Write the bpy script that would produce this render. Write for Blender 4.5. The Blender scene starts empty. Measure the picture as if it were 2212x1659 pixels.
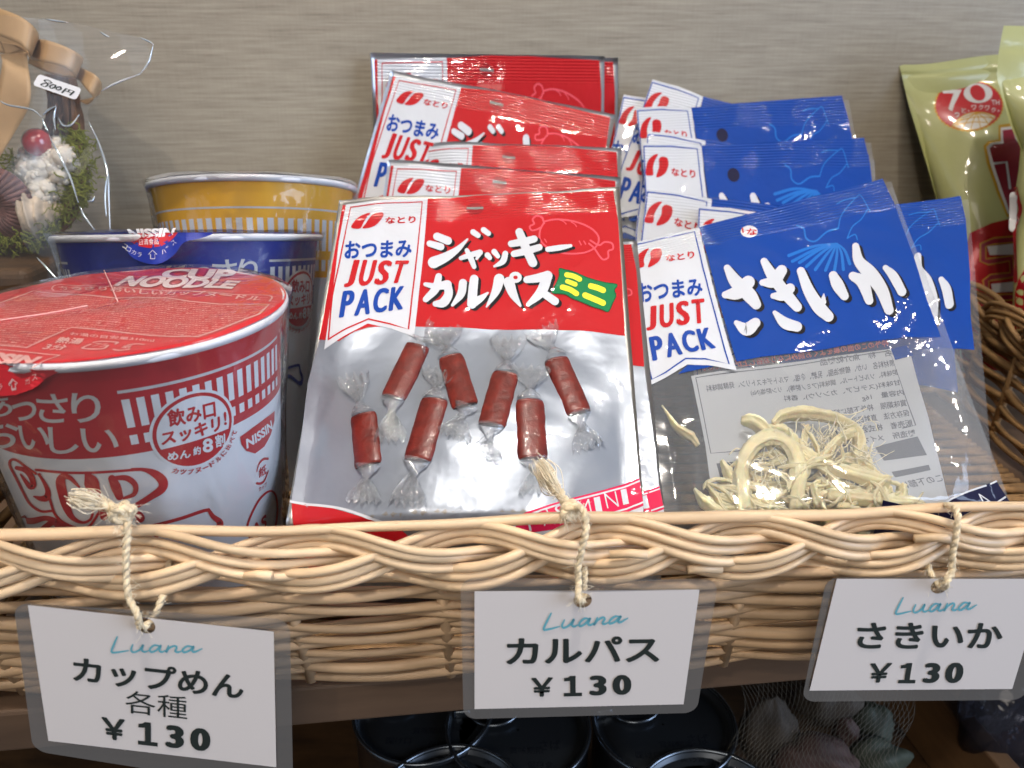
import bpy, bmesh, math, random
import numpy as np
from mathutils import Vector, Matrix
from mathutils.geometry import tessellate_polygon

scene = bpy.context.scene
COL = scene.collection
random.seed(7)
RNG = np.random.default_rng(7)

# ------------------------------------------------------------------ camera, world, lamps, exposure
FOC, CX, CY = 1650.0, 1106.0, 829.5          # photograph measured on a 2212 x 1659 grid
PITCH = math.radians(22.7)
CP, SP = math.cos(PITCH), math.sin(PITCH)
cam = bpy.data.cameras.new('camera')
cam.sensor_width = 36.0
cam.lens = 36.0 * FOC / 2212.0
cam.clip_start = 0.01
cam.clip_end = 50.0
cam.dof.use_dof = True
cam.dof.focus_distance = 0.265
cam.dof.aperture_fstop = 15.0
cam_o = bpy.data.objects.new('camera', cam)
cam_o.location = (0, 0, 0)
cam_o.rotation_euler = (math.radians(90) - PITCH, 0, 0)
COL.objects.link(cam_o)
scene.camera = cam_o

world = bpy.data.worlds.new('World')
scene.world = world
world.use_nodes = True
world.node_tree.nodes['Background'].inputs[0].default_value = (0.88, 0.86, 0.88, 1)
world.node_tree.nodes['Background'].inputs[1].default_value = 0.12


def lamp(name, loc, target, size, power, color, shape='DISK', spread=180, size_y=None):
    d = bpy.data.lights.new(name, 'AREA')
    d.shape = shape
    d.size = size
    if size_y: d.size_y = size_y
    d.energy = power
    d.color = color
    d.spread = math.radians(spread)
    o = bpy.data.objects.new(name, d)
    o.location = loc
    o.rotation_euler = (Vector(target) - Vector(loc)).to_track_quat('-Z', 'Y').to_euler()
    COL.objects.link(o)
    return o


lamp('ceiling_spot', (0.06, 0.00, 1.25), (-0.02, 0.19, -0.13), 0.07, 1.12, (1.0, 0.92, 0.82), spread=56)
lamp('ceiling_spot', (-0.38, -0.62, 0.95), (-0.13, 0.24, -0.11), 0.06, 0.42, (1.0, 0.90, 0.78), spread=60)
lamp('ceiling_spot', (0.62, 0.10, 1.30), (0.1, 0.25, -0.1), 0.06, 0.34, (1.0, 0.90, 0.78), spread=60)
lamp('ceiling_spot', (0.15, -0.75, 1.40), (0.0, 0.22, -0.15), 0.10, 0.45, (1.0, 0.93, 0.85), spread=60)
lamp('window', (1.40, -0.40, 0.30), (-0.08, 0.25, -0.12), 0.9, 20.0, (0.62, 0.76, 1.0), 'RECTANGLE', 180, 1.1)
lamp('window', (-1.3, -0.5, 0.5), (0.0, 0.3, -0.1), 0.5, 1.4, (0.60, 0.78, 1.0), 'RECTANGLE', 180, 1.1)
lamp('front_fill', (-0.15, -1.45, 0.80), (0.0, 0.20, -0.15), 0.9, 6.6, (1.0, 0.90, 0.79))  # warm frontal fill, added to brighten tags, basket front and cups

scene.view_settings.view_transform = 'Standard'
scene.view_settings.look = 'None'
scene.view_settings.exposure = 0.13
scene.view_settings.gamma = 1.0
scene.view_settings.use_curve_mapping = False
scene.cycles.max_bounces = 12
scene.cycles.transparent_max_bounces = 24
scene.cycles.caustics_reflective = False
scene.cycles.caustics_refractive = False
scene.cycles.use_denoising = True


# ------------------------------------------------------------------ pixel <-> point
def ray(px, py):
    r = (px - CX) / FOC
    u = (CY - py) / FOC
    return np.array([r, CP + u * SP, u * CP - SP])      # per unit of depth


def U(px, py, zc):
    return ray(px, py) * zc


def Uz(px, py, z):                                       # on a level plane
    d = ray(px, py)
    return d * (z / d[2])


def Uy(px, py, y0, k=0.0):                               # on a vertical plane y = y0 + k x
    d = ray(px, py)
    return d * (y0 / (d[1] - k * d[0]))


def proj(P):
    P = np.asarray(P, float)
    x, y, z = P[..., 0], P[..., 1], P[..., 2]
    zc = y * CP - z * SP
    up = y * SP + z * CP
    return np.stack([CX + FOC * x / zc, CY - FOC * up / zc], -1)


def inv(S, pts, s0=0.5, t0=0.5, n=14):
    """surface coordinates (s, t) of photograph points, by Newton on the projected surface"""
    pts = np.atleast_2d(np.asarray(pts, float))
    s = np.full(len(pts), float(s0)); t = np.full(len(pts), float(t0))
    e = 1e-4
    for _ in range(n):
        q = proj(S(s, t))
        a = (proj(S(s + e, t)) - q) / e
        b = (proj(S(s, t + e)) - q) / e
        d = pts - q
        det = a[:, 0] * b[:, 1] - a[:, 1] * b[:, 0]
        det = np.where(abs(det) < 1e-6, 1e-6, det)
        ds = (d[:, 0] * b[:, 1] - d[:, 1] * b[:, 0]) / det
        dt = (a[:, 0] * d[:, 1] - a[:, 1] * d[:, 0]) / det
        s = s + np.clip(ds, -0.25, 0.25); t = t + np.clip(dt, -0.25, 0.25)
    return np.stack([s, t], -1)


def normals(S, s, t, e=1e-3):
    a = S(s + e, t) - S(s - e, t)
    b = S(s, t + e) - S(s, t - e)
    n = np.cross(a, b)
    n /= np.maximum(np.linalg.norm(n, axis=1, keepdims=True), 1e-12)
    P = S(s, t)
    return n                                            # s to the right, t down: n points away from the viewer, flipped by callers


def crop(x0, y0, sc):
    """converter for points read off an enlarged crop of the photograph"""
    def f(pts):
        p = np.atleast_2d(np.asarray(pts, float))
        return np.stack([(x0 + p[:, 0] * sc) / 1.475588, (y0 + p[:, 1] * sc) / 1.475588], -1)
    return f


# ------------------------------------------------------------------ materials
def lin(h):
    h = h.lstrip('#')
    v = [int(h[i:i + 2], 16) / 255 for i in (0, 2, 4)]
    return tuple(c / 12.92 if c <= 0.04045 else ((c + 0.055) / 1.055) ** 2.4 for c in v) + (1.0,)


def mat(name, col, rough=0.4, metal=0.0, coat=0.0, coat_rough=0.05, bump=0.0, bscale=100.0, bdist=0.0006,
        var=0.0, vscale=60.0, stretch=(1, 1, 1), spec=0.5, sss=0.0, coord='Object', crimp=0.0):
    m = bpy.data.materials.new(name)
    m.use_nodes = True
    nt = m.node_tree
    b = nt.nodes['Principled BSDF']
    c = lin(col) if isinstance(col, str) else tuple(col) + (1.0,)
    b.inputs['Base Color'].default_value = c
    b.inputs['Roughness'].default_value = rough
    b.inputs['Metallic'].default_value = metal
    b.inputs['Coat Weight'].default_value = coat
    b.inputs['Coat Roughness'].default_value = coat_rough
    b.inputs['Specular IOR Level'].default_value = spec
    if sss:
        b.inputs['Subsurface Weight'].default_value = sss
        b.inputs['Subsurface Radius'].default_value = (0.004, 0.003, 0.002)
        b.inputs['Subsurface Scale'].default_value = 0.5
    if bump or var:
        tc = nt.nodes.new('ShaderNodeTexCoord')
        mp = nt.nodes.new('ShaderNodeMapping')
        mp.inputs['Scale'].default_value = stretch
        nt.links.new(tc.outputs[coord], mp.inputs[0])
    if bump:
        n = nt.nodes.new('ShaderNodeTexNoise')
        n.inputs['Scale'].default_value = bscale
        n.inputs['Detail'].default_value = 4
        nt.links.new(mp.outputs[0], n.inputs['Vector'])
        bp = nt.nodes.new('ShaderNodeBump')
        bp.inputs['Strength'].default_value = bump
        bp.inputs['Distance'].default_value = bdist
        nt.links.new(n.outputs[0], bp.inputs['Height'])
        if crimp:                                            # ribbed heat seal along the top edge of the pack
            uvn = nt.nodes.new('ShaderNodeUVMap'); sx = nt.nodes.new('ShaderNodeSeparateXYZ')
            nt.links.new(uvn.outputs[0], sx.inputs[0])
            w = nt.nodes.new('ShaderNodeMath'); w.operation = 'MULTIPLY'; w.inputs[1].default_value = 2 * math.pi * 95
            sn = nt.nodes.new('ShaderNodeMath'); sn.operation = 'SINE'
            mr = nt.nodes.new('ShaderNodeMapRange'); mr.inputs[1].default_value = 0.10; mr.inputs[2].default_value = 0.085
            mu = nt.nodes.new('ShaderNodeMath'); mu.operation = 'MULTIPLY'
            b2 = nt.nodes.new('ShaderNodeBump'); b2.inputs['Strength'].default_value = 1.0; b2.inputs['Distance'].default_value = crimp
            K = nt.links.new
            K(sx.outputs[1], w.inputs[0]); K(w.outputs[0], sn.inputs[0]); K(sx.outputs[1], mr.inputs[0])
            K(sn.outputs[0], mu.inputs[0]); K(mr.outputs[0], mu.inputs[1]); K(mu.outputs[0], b2.inputs['Height'])
            K(bp.outputs[0], b2.inputs['Normal'])
            bp = b2
        nt.links.new(bp.outputs[0], b.inputs['Normal'])
        if coat:
            nt.links.new(bp.outputs[0], b.inputs['Coat Normal'])
    if var:
        n2 = nt.nodes.new('ShaderNodeTexNoise')
        n2.inputs['Scale'].default_value = vscale
        n2.inputs['Detail'].default_value = 5
        nt.links.new(mp.outputs[0], n2.inputs['Vector'])
        r = nt.nodes.new('ShaderNodeValToRGB')
        r.color_ramp.elements[0].position = 0.3
        r.color_ramp.elements[1].position = 0.7
        r.color_ramp.elements[0].color = tuple(x * (1 - var) for x in c[:3]) + (1,)
        r.color_ramp.elements[1].color = tuple(min(1, x * (1 + var)) for x in c[:3]) + (1,)
        nt.links.new(n2.outputs[0], r.inputs[0])
        nt.links.new(r.outputs[0], b.inputs['Base Color'])
    return m


def film(name, tint=(1, 1, 1), haze=0.03, hazecol=(0.8, 0.8, 0.8), rough=0.06, bump=0.5, bscale=70, bdist=0.0015, refl=0.7, fl=0.03):
    """thin clear plastic: see-through, a little milky, glossy by its angle"""
    m = bpy.data.materials.new(name)
    m.use_nodes = True
    nt = m.node_tree
    nt.nodes.clear()
    out = nt.nodes.new('ShaderNodeOutputMaterial')
    tr = nt.nodes.new('ShaderNodeBsdfTransparent'); tr.inputs[0].default_value = tint + (1,)
    di = nt.nodes.new('ShaderNodeBsdfDiffuse'); di.inputs[0].default_value = hazecol + (1,)
    gl = nt.nodes.new('ShaderNodeBsdfGlossy'); gl.inputs['Roughness'].default_value = rough
    m1 = nt.nodes.new('ShaderNodeMixShader'); m1.inputs[0].default_value = haze
    m2 = nt.nodes.new('ShaderNodeMixShader')
    lw = nt.nodes.new('ShaderNodeFresnel'); lw.inputs[0].default_value = 1.45
    mul = nt.nodes.new('ShaderNodeMath'); mul.operation = 'MULTIPLY_ADD'
    mul.inputs[1].default_value = refl; mul.inputs[2].default_value = fl; mul.use_clamp = True
    tc = nt.nodes.new('ShaderNodeTexCoord')
    n = nt.nodes.new('ShaderNodeTexNoise'); n.inputs['Scale'].default_value = bscale; n.inputs['Detail'].default_value = 3
    n.inputs['Distortion'].default_value = 0.6
    bp = nt.nodes.new('ShaderNodeBump'); bp.inputs['Strength'].default_value = bump; bp.inputs['Distance'].default_value = bdist
    L = nt.links.new
    L(tc.outputs['Object'], n.inputs['Vector']); L(n.outputs[0], bp.inputs['Height'])
    for x in (gl, lw):
        L(bp.outputs[0], x.inputs['Normal'])
    L(lw.outputs[0], mul.inputs[0]); L(mul.outputs[0], m2.inputs[0])
    L(tr.outputs[0], m1.inputs[1]); L(di.outputs[0], m1.inputs[2])
    L(m1.outputs[0], m2.inputs[1]); L(gl.outputs[0], m2.inputs[2])
    L(m2.outputs[0], out.inputs[0])
    return m


def wood(name, c1, c2, scale=30, stretch=(1, 1, 1), rough=0.5, bump=0.3):
    m = bpy.data.materials.new(name)
    m.use_nodes = True
    nt = m.node_tree
    b = nt.nodes['Principled BSDF']
    b.inputs['Roughness'].default_value = rough
    tc = nt.nodes.new('ShaderNodeTexCoord'); mp = nt.nodes.new('ShaderNodeMapping'); mp.inputs['Scale'].default_value = stretch
    n = nt.nodes.new('ShaderNodeTexNoise'); n.inputs['Scale'].default_value = scale; n.inputs['Detail'].default_value = 6
    n.inputs['Roughness'].default_value = 0.65; n.inputs['Distortion'].default_value = 0.3
    r = nt.nodes.new('ShaderNodeValToRGB')
    r.color_ramp.elements[0].position = 0.34; r.color_ramp.elements[1].position = 0.68
    r.color_ramp.elements[0].color = lin(c1); r.color_ramp.elements[1].color = lin(c2)
    bp = nt.nodes.new('ShaderNodeBump'); bp.inputs['Strength'].default_value = bump; bp.inputs['Distance'].default_value = 0.0006
    L = nt.links.new
    L(tc.outputs['Object'], mp.inputs[0]); L(mp.outputs[0], n.inputs['Vector']); L(n.outputs[0], r.inputs[0])
    L(r.outputs[0], b.inputs['Base Color']); L(n.outputs[0], bp.inputs['Height']); L(bp.outputs[0], b.inputs['Normal'])
    return m


PK = dict(rough=0.55, spec=0.15, coat=0.8, coat_rough=0.05, bump=0.5, bscale=55, bdist=0.0018, crimp=0.00012)     # printed pack film
M = {
    'red': mat('red_print', '#b9141c', **PK),
    'pink': mat('pink_print', '#d8204f', **PK),
    'paleline': mat('pale_red_line', '#e2535f', **PK),
    'blue': mat('blue_print', '#003d94', **PK),
    'navy': mat('navy_print', '#151538', **PK),
    'squidline': mat('light_blue_line', '#1d6cc0', **PK),
    'white': mat('white_print', '#ced0d6', **PK),
    'txtblue': mat('blue_lettering', '#0d3f9a', **PK),
    'black': mat('black_print', '#141216', **PK),
    'green': mat('green_print', '#0d7a45', **PK),
    'dkgreen': mat('dark_green_line', '#0a4a2c', **PK),
    'yellow': mat('yellow_print', '#f3ea3c', **PK),
    'dkred': mat('dark_red_print', '#9a1c22', **PK),
    'greyline': mat('grey_line', '#8a8884', **PK),
    'silver': mat('silver_foil', '#b9bcc2', rough=0.3, metal=0.75, coat=0.5, bump=0.4, bscale=70, bdist=0.0012),
    'seal': mat('sealed_foil_edge', '#95928e', rough=0.36, metal=0.75, coat=0.3, bump=0.5, bscale=420, bdist=0.0004),
    'picture': mat('pale_silver_print', '#969da9', rough=0.30, metal=0.45, coat=0.6, bump=0.5, bscale=30, bdist=0.0026, var=0.08, vscale=22),
    'sausage': mat('sausage_skin', '#661a10', rough=0.42, coat=0.4, coat_rough=0.12, bump=0.6, bscale=260, bdist=0.0006, var=0.35, vscale=260),
    'wrap': film('twist_wrapper', haze=0.09, hazecol=(0.8, 0.82, 0.86), rough=0.09, bump=1.0, bscale=230, bdist=0.003, fl=0.07, refl=0.9),
    'film': film('clear_pack_film', haze=0.10, hazecol=(0.62, 0.66, 0.72), rough=0.06, bump=0.5, bscale=30, bdist=0.003, refl=0.9, fl=0.04),
    'cello': film('cellophane', haze=0.03, rough=0.05, bump=0.15, bscale=22, bdist=0.004, refl=0.42, fl=0.008),
    'shrink': film('shrink_film', haze=0.022, rough=0.05, bump=0.7, bscale=40, bdist=0.0024, refl=0.75, fl=0.015),
    'laminate': film('laminate', tint=(0.96, 0.96, 0.96), haze=0.13, hazecol=(0.6, 0.58, 0.56), rough=0.18, bump=0.1, bscale=30, refl=0.6),
    'label': mat('white_back_label', '#b9bec7', rough=0.6),
    'labeltxt': mat('grey_label_lettering', '#6b707b', rough=0.6),
    'labelred': mat('red_label_lettering', '#a8606c', rough=0.6),
    'squid': mat('dried_squid', '#f5e7bd', rough=0.55, bump=0.8, bscale=500, bdist=0.0006, var=0.12, vscale=160, sss=0.5),
    'fibre': mat('squid_fibre', '#f4ecd0', rough=0.6, sss=0.3),
    'cupwhite': mat('white_cup_paper', '#eceef2', rough=0.42, bump=0.25, bscale=700, bdist=0.0002),
    'cupred': mat('red_cup_print', '#c4202a', rough=0.4, coat=0.3),
    'cupblue': mat('blue_cup_print', '#1b2f96', rough=0.4, coat=0.3),
    'cupyellow': mat('yellow_cup_print', '#ffbc1c', rough=0.4, coat=0.3),
    'cuptxt': mat('cream_cup_lettering', '#d9d6d6', rough=0.45),
    'lid': mat('red_lid_film', '#dc2c36', rough=0.3, coat=0.6, coat_rough=0.06, bump=0.35, bscale=45, bdist=0.0015),
    'lidtxt': mat('pale_lid_lettering', '#eab6b2', rough=0.4, coat=0.3),
    'lidfine': mat('fine_lid_lettering', '#f2b4ae', rough=0.4, coat=0.3),
    'lidwhite': mat('white_lid_lettering', '#f0dfe2', rough=0.4, coat=0.3),
    'lidplum': mat('plum_lid_outline', '#a5183f', rough=0.4, coat=0.3),
    'rim': mat('white_cup_rim', '#e6e8ee', rough=0.35, coat=0.2),
    'paper': mat('tag_paper', '#d3cdcb', rough=0.7, bump=0.06, bscale=900, bdist=0.0002),
    'ink': mat('tag_ink', '#1d2624', rough=0.6),
    'teal': mat('teal_ink', '#62a8b8', rough=0.6),
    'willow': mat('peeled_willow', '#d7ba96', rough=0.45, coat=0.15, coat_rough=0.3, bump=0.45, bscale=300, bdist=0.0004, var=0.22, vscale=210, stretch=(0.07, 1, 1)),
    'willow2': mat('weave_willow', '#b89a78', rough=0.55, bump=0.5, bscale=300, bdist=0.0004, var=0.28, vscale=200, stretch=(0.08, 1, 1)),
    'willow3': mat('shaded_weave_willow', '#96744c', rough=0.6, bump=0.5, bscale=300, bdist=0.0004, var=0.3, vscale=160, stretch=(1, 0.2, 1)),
    'tinrim': mat('bare_tin_rim', '#767e87', rough=0.25, metal=0.95),
    'twine': mat('hemp_twine', '#d8c6a6', rough=0.85, bump=0.7, bscale=900, bdist=0.0006, var=0.28, vscale=260),
    'fuzz': mat('hemp_fibre', '#e2d8c2', rough=0.8),
    'ribbon': mat('satin_ribbon', '#b8966e', rough=0.45, spec=0.5, bump=0.25, bscale=1500, bdist=0.0002, var=0.06, vscale=90),
    'twig': mat('brown_twig', '#5a3a22', rough=0.75, bump=0.6, bscale=300, bdist=0.0006, var=0.35, vscale=150),
    'moss': mat('dried_moss', '#6d7222', rough=0.85, var=0.4, vscale=130),
    'berry': mat('red_berry', '#9c0d18', rough=0.12, coat=1.0),
    'coral': mat('white_coral', '#d9d0c2', rough=0.7, bump=0.8, bscale=420, bdist=0.0008, var=0.08, vscale=200, sss=0.2),
    'scallop': mat('purple_scallop', '#68443f', rough=0.5, bump=0.3, bscale=300, var=0.5, vscale=200),
    'conch': mat('speckled_conch', '#c4b29c', rough=0.55, bump=0.6, bscale=240, bdist=0.0008, var=0.35, vscale=170),
    'sticker': mat('price_sticker_paper', '#e6e6ea', rough=0.55),
    'bark': wood('dark_wood', '#2a1a0e', '#6b4c2c', 40, (0.25, 1, 1), 0.6, 0.5),
    'shelfwood': wood('shelf_wood', '#4a392c', '#6a5442', 24, (0.12, 1, 1), 0.5, 0.15),
    'railwood': wood('rail_wood', '#4a3222', '#80603f', 30, (1, 0.12, 1), 0.6, 0.3),
    'bag': mat('yellow_green_bag', '#adad74', rough=0.4, metal=0.0, coat=0.45, bump=0.4, bscale=30, bdist=0.003),
    'bagred': mat('red_bag_print', '#a8161f', rough=0.26, metal=0.3, coat=0.6, bump=0.4, bscale=40, bdist=0.002),
    'badge': mat('badge_red', '#b5121d', rough=0.3, coat=0.5),
    'gold': mat('gold_line', '#b98f2a', rough=0.35, metal=0.3),
    'maroon': mat('maroon_print', '#8c1030', rough=0.3, coat=0.5),
    'bagwhite': mat('white_bag_print', '#cfcccb', rough=0.35, coat=0.4),
    'can': mat('dark_can_print', '#15171c', rough=0.35, coat=0.4, var=0.4, vscale=60),
    'canlid': mat('grey_can_lid', '#41464c', rough=0.30, metal=0.7, bump=0.1, bscale=200),
    'cantxt': mat('stamped_lettering', '#23272e', rough=0.5, metal=0.4),
    'stone1': mat('shaded_beige_shell', '#3d352d', rough=0.75, bump=0.6, bscale=120, bdist=0.001, var=0.25, vscale=90),  # shell colours darkened in place of the shade under the shelf
    'stone2': mat('shaded_pink_shell', '#44302c', rough=0.7, bump=0.6, bscale=140, bdist=0.001, var=0.3, vscale=90),
    'stone3': mat('shaded_green_shell', '#2c3327', rough=0.7, bump=0.6, bscale=140, bdist=0.001, var=0.35, vscale=80),
    'net': mat('net_thread', '#5d594f', rough=0.6),
    'darkbag': film('dark_packet_film', tint=(0.5, 0.52, 0.6), haze=0.5, hazecol=(0.02, 0.022, 0.035), rough=0.1, bump=0.8, bscale=50, bdist=0.004),
}


def wall_material():
    m = bpy.data.materials.new('woven_wallpaper')
    m.use_nodes = True
    nt = m.node_tree
    b = nt.nodes['Principled BSDF']
    b.inputs['Roughness'].default_value = 0.62
    L = nt.links.new
    tc = nt.nodes.new('ShaderNodeTexCoord')

    def streak(sx, sz, scale, detail):
        mp = nt.nodes.new('ShaderNodeMapping'); mp.inputs['Scale'].default_value = (sx, 1, sz)
        n = nt.nodes.new('ShaderNodeTexNoise'); n.inputs['Scale'].default_value = scale; n.inputs['Detail'].default_value = detail
        n.inputs['Roughness'].default_value = 0.7
        L(tc.outputs['Object'], mp.inputs[0]); L(mp.outputs[0], n.inputs['Vector'])
        return n
    a = streak(0.04, 1.0, 640, 5)
    c = streak(1.0, 0.05, 900, 2)
    d = streak(0.3, 1.0, 14, 3)
    ad = nt.nodes.new('ShaderNodeMath'); ad.operation = 'MULTIPLY_ADD'; ad.inputs[1].default_value = 0.16
    L(c.outputs[0], ad.inputs[0]); L(a.outputs[0], ad.inputs[2])
    ad2 = nt.nodes.new('ShaderNodeMath'); ad2.operation = 'MULTIPLY_ADD'; ad2.inputs[1].default_value = 0.22
    L(d.outputs[0], ad2.inputs[0]); L(ad.outputs[0], ad2.inputs[2])
    r = nt.nodes.new('ShaderNodeValToRGB')
    e = r.color_ramp.elements
    e[0].position = 0.42; e[0].color = lin('#7b7163')
    e[1].position = 0.86; e[1].color = lin('#ada391')
    k = e.new(0.60); k.color = lin('#978d7d')
    L(ad2.outputs[0], r.inputs[0]); L(r.outputs[0], b.inputs['Base Color'])
    bp = nt.nodes.new('ShaderNodeBump'); bp.inputs['Strength'].default_value = 0.25; bp.inputs['Distance'].default_value = 0.0004
    L(ad.outputs[0], bp.inputs['Height']); L(bp.outputs[0], b.inputs['Normal'])
    return m


M['wall'] = wall_material()


# ------------------------------------------------------------------ object helpers
def link(o, parent=None):
    COL.objects.link(o)
    if parent is not None:
        o.parent = parent
        o.matrix_parent_inverse = Matrix.Identity(4)
    return o


def tag(o, label=None, cat=None, group=None, kind=None):
    if label: o['label'] = label
    if cat: o['category'] = cat
    if group: o['group'] = group
    if kind: o['kind'] = kind
    return o


def thing(name, loc, label, cat, group=None):
    o = bpy.data.objects.new(name, None)
    o.empty_display_size = 0.01
    o.location = loc
    link(o)
    return tag(o, label, cat, group)


def origin(parent):
    """world offset of a (possibly nested) parent: parts are meshed in world space and shifted back"""
    v = np.zeros(3)
    while parent is not None:
        v = v + np.array(parent.location)
        parent = parent.parent
    return v


def mesh_obj(name, V, Fc, mats, parent=None, midx=None, smooth=True, loc=None, uv=None):
    """V in world space"""
    V = np.asarray(V, float)
    off = origin(parent)
    if parent is None and loc is not None:
        off = np.asarray(loc, float)
    me = bpy.data.meshes.new(name)
    me.from_pydata((V - off).tolist(), [], [list(map(int, f)) for f in Fc])
    if not isinstance(mats, (list, tuple)): mats = [mats]
    for m in mats: me.materials.append(m)
    if midx is not None: me.polygons.foreach_set('material_index', list(map(int, midx)))
    if smooth: me.polygons.foreach_set('use_smooth', [True] * len(me.polygons))
    if uv is not None:
        li = np.empty(len(me.loops), dtype=np.int32); me.loops.foreach_get('vertex_index', li)
        me.uv_layers.new(name='sheet').data.foreach_set('uv', np.asarray(uv, float)[li].ravel())
    me.update()
    o = bpy.data.objects.new(name, me)
    if parent is None and loc is not None: o.location = loc
    return link(o, parent)


class MB:
    """collects primitives in world space"""
    def __init__(self):
        self.V = []; self.F = []; self.MI = []; self.n = 0

    def add(self, V, F, mi=0):
        V = np.asarray(V, float)
        self.V.append(V)
        for f in F:
            self.F.append([i + self.n for i in f]); self.MI.append(mi)
        self.n += len(V)

    def tube(self, pts, rad, seg=8, mi=0, caps=True, flat=1.0):
        P = np.asarray(pts, float)
        n = len(P)
        R = np.full(n, rad) if np.isscalar(rad) else np.asarray(rad, float)
        T = np.gradient(P, axis=0)
        T /= np.maximum(np.linalg.norm(T, axis=1, keepdims=True), 1e-12)
        ref = np.array([0, 0, 1.0]) if abs(T[0][2]) < 0.9 else np.array([1.0, 0, 0])
        N = np.zeros_like(P)
        v = ref - T[0] * np.dot(ref, T[0]); v /= np.linalg.norm(v)
        for i in range(n):
            v = v - T[i] * np.dot(v, T[i]); v /= max(np.linalg.norm(v), 1e-12)
            N[i] = v
        B = np.cross(T, N)
        a = np.linspace(0, 2 * np.pi, seg, endpoint=False)
        ring = (np.cos(a)[None, :, None] * N[:, None, :] + flat * np.sin(a)[None, :, None] * B[:, None, :]) * R[:, None, None] + P[:, None, :]
        V = ring.reshape(-1, 3)
        F = []
        for i in range(n - 1):
            for j in range(seg):
                k = (j + 1) % seg
                F.append([i * seg + j, i * seg + k, (i + 1) * seg + k, (i + 1) * seg + j])
        if caps:
            F.append(list(range(seg))[::-1]); F.append([(n - 1) * seg + j for j in range(seg)])
        self.add(V, F, mi)

    def box(self, c, size, R=None, mi=0):
        s = np.array(size) / 2
        V = np.array([[x, y, z] for x in (-1, 1) for y in (-1, 1) for z in (-1, 1)]) * s
        if R is not None: V = V @ np.asarray(R).T
        self.add(V + np.array(c), [[0, 1, 3, 2], [4, 6, 7, 5], [0, 4, 5, 1], [2, 3, 7, 6], [0, 2, 6, 4], [1, 5, 7, 3]], mi)

    def ball(self, c, r, nu=12, nv=8, jit=0.0, sc=(1, 1, 1), mi=0, R=None):
        V = []
        for i in range(nv + 1):
            ph = math.pi * i / nv
            for j in range(nu):
                th = 2 * math.pi * j / nu
                V.append([math.sin(ph) * math.cos(th), math.sin(ph) * math.sin(th), math.cos(ph)])
        V = np.array(V)
        if jit:
            k = RNG.normal(size=(4, 3)) * 3; f = RNG.uniform(0, 6, 4)
            V = V * (1 + jit * np.sin(V @ k.T + f).sum(1, keepdims=True) / 2)
        V = V * np.array(sc) * r
        if R is not None: V = V @ np.asarray(R).T
        F = []
        for i in range(nv):
            for j in range(nu):
                F.append([i * nu + j, (i + 1) * nu + j, (i + 1) * nu + (j + 1) % nu, i * nu + (j + 1) % nu])
        self.add(V + np.array(c), F, mi)

    def build(self, name, mats, parent=None, smooth=True, loc=None):
        V = np.concatenate(self.V)
        return mesh_obj(name, V, self.F, mats, parent, self.MI, smooth, loc)


def grid(S, s0, s1, t0, t1, ns, nt, off=0.0, sign=-1):
    s, t = np.meshgrid(np.linspace(s0, s1, ns), np.linspace(t0, t1, nt))
    s = s.ravel(); t = t.ravel()
    V = S(s, t)
    if off: V = V + sign * normals(S, s, t) * off
    F = [[j * ns + i, (j + 1) * ns + i, (j + 1) * ns + i + 1, j * ns + i + 1] for j in range(nt - 1) for i in range(ns - 1)]
    return V, F


# ------------------------------------------------------------------ print: shapes and lettering laid on a surface
_TXT = {}


def glyphs(body, bold=0.0):
    k = (body, bold)
    if k in _TXT: return _TXT[k]
    c = bpy.data.curves.new('lettering', 'FONT')
    c.body = body
    c.fill_mode = 'FRONT'
    c.resolution_u = 4
    c.offset = bold
    o = bpy.data.objects.new('lettering', c)
    COL.objects.link(o)
    bpy.context.view_layer.update()
    me = bpy.data.meshes.new_from_object(o.evaluated_get(bpy.context.evaluated_depsgraph_get()))
    V = np.array([v.co[:2] for v in me.vertices]); F = [list(p.vertices) for p in me.polygons]
    bpy.data.objects.remove(o); bpy.data.curves.remove(c); bpy.data.meshes.remove(me)
    lo, hi = V.min(0), V.max(0)
    asp = tuple(hi - lo)
    V = (V - lo) / (hi - lo)
    V[:, 1] = 1 - V[:, 1]
    _TXT[k] = (V, F, asp)
    return _TXT[k]


def spline(pts, n=6, closed=False):
    P = np.asarray(pts, float)
    if len(P) < 3 and not closed:
        return np.concatenate([P[:1] * (1 - k) + P[-1:] * k for k in np.linspace(0, 1, n + 1)])
    out = []
    m = len(P)
    rng = range(m) if closed else range(m - 1)
    for i in rng:
        p0 = P[(i - 1) % m] if closed or i > 0 else 2 * P[0] - P[1]
        p1 = P[i]; p2 = P[(i + 1) % m]
        p3 = P[(i + 2) % m] if closed or i + 2 < m else 2 * P[-1] - P[-2]
        for k in range(n):
            t = k / n
            out.append(0.5 * (2 * p1 + (p2 - p0) * t + (2 * p0 - 5 * p1 + 4 * p2 - p3) * t * t + (3 * p1 - p0 - 3 * p2 + p3) * t ** 3))
    if not closed: out.append(P[-1])
    return np.array(out)


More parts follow.
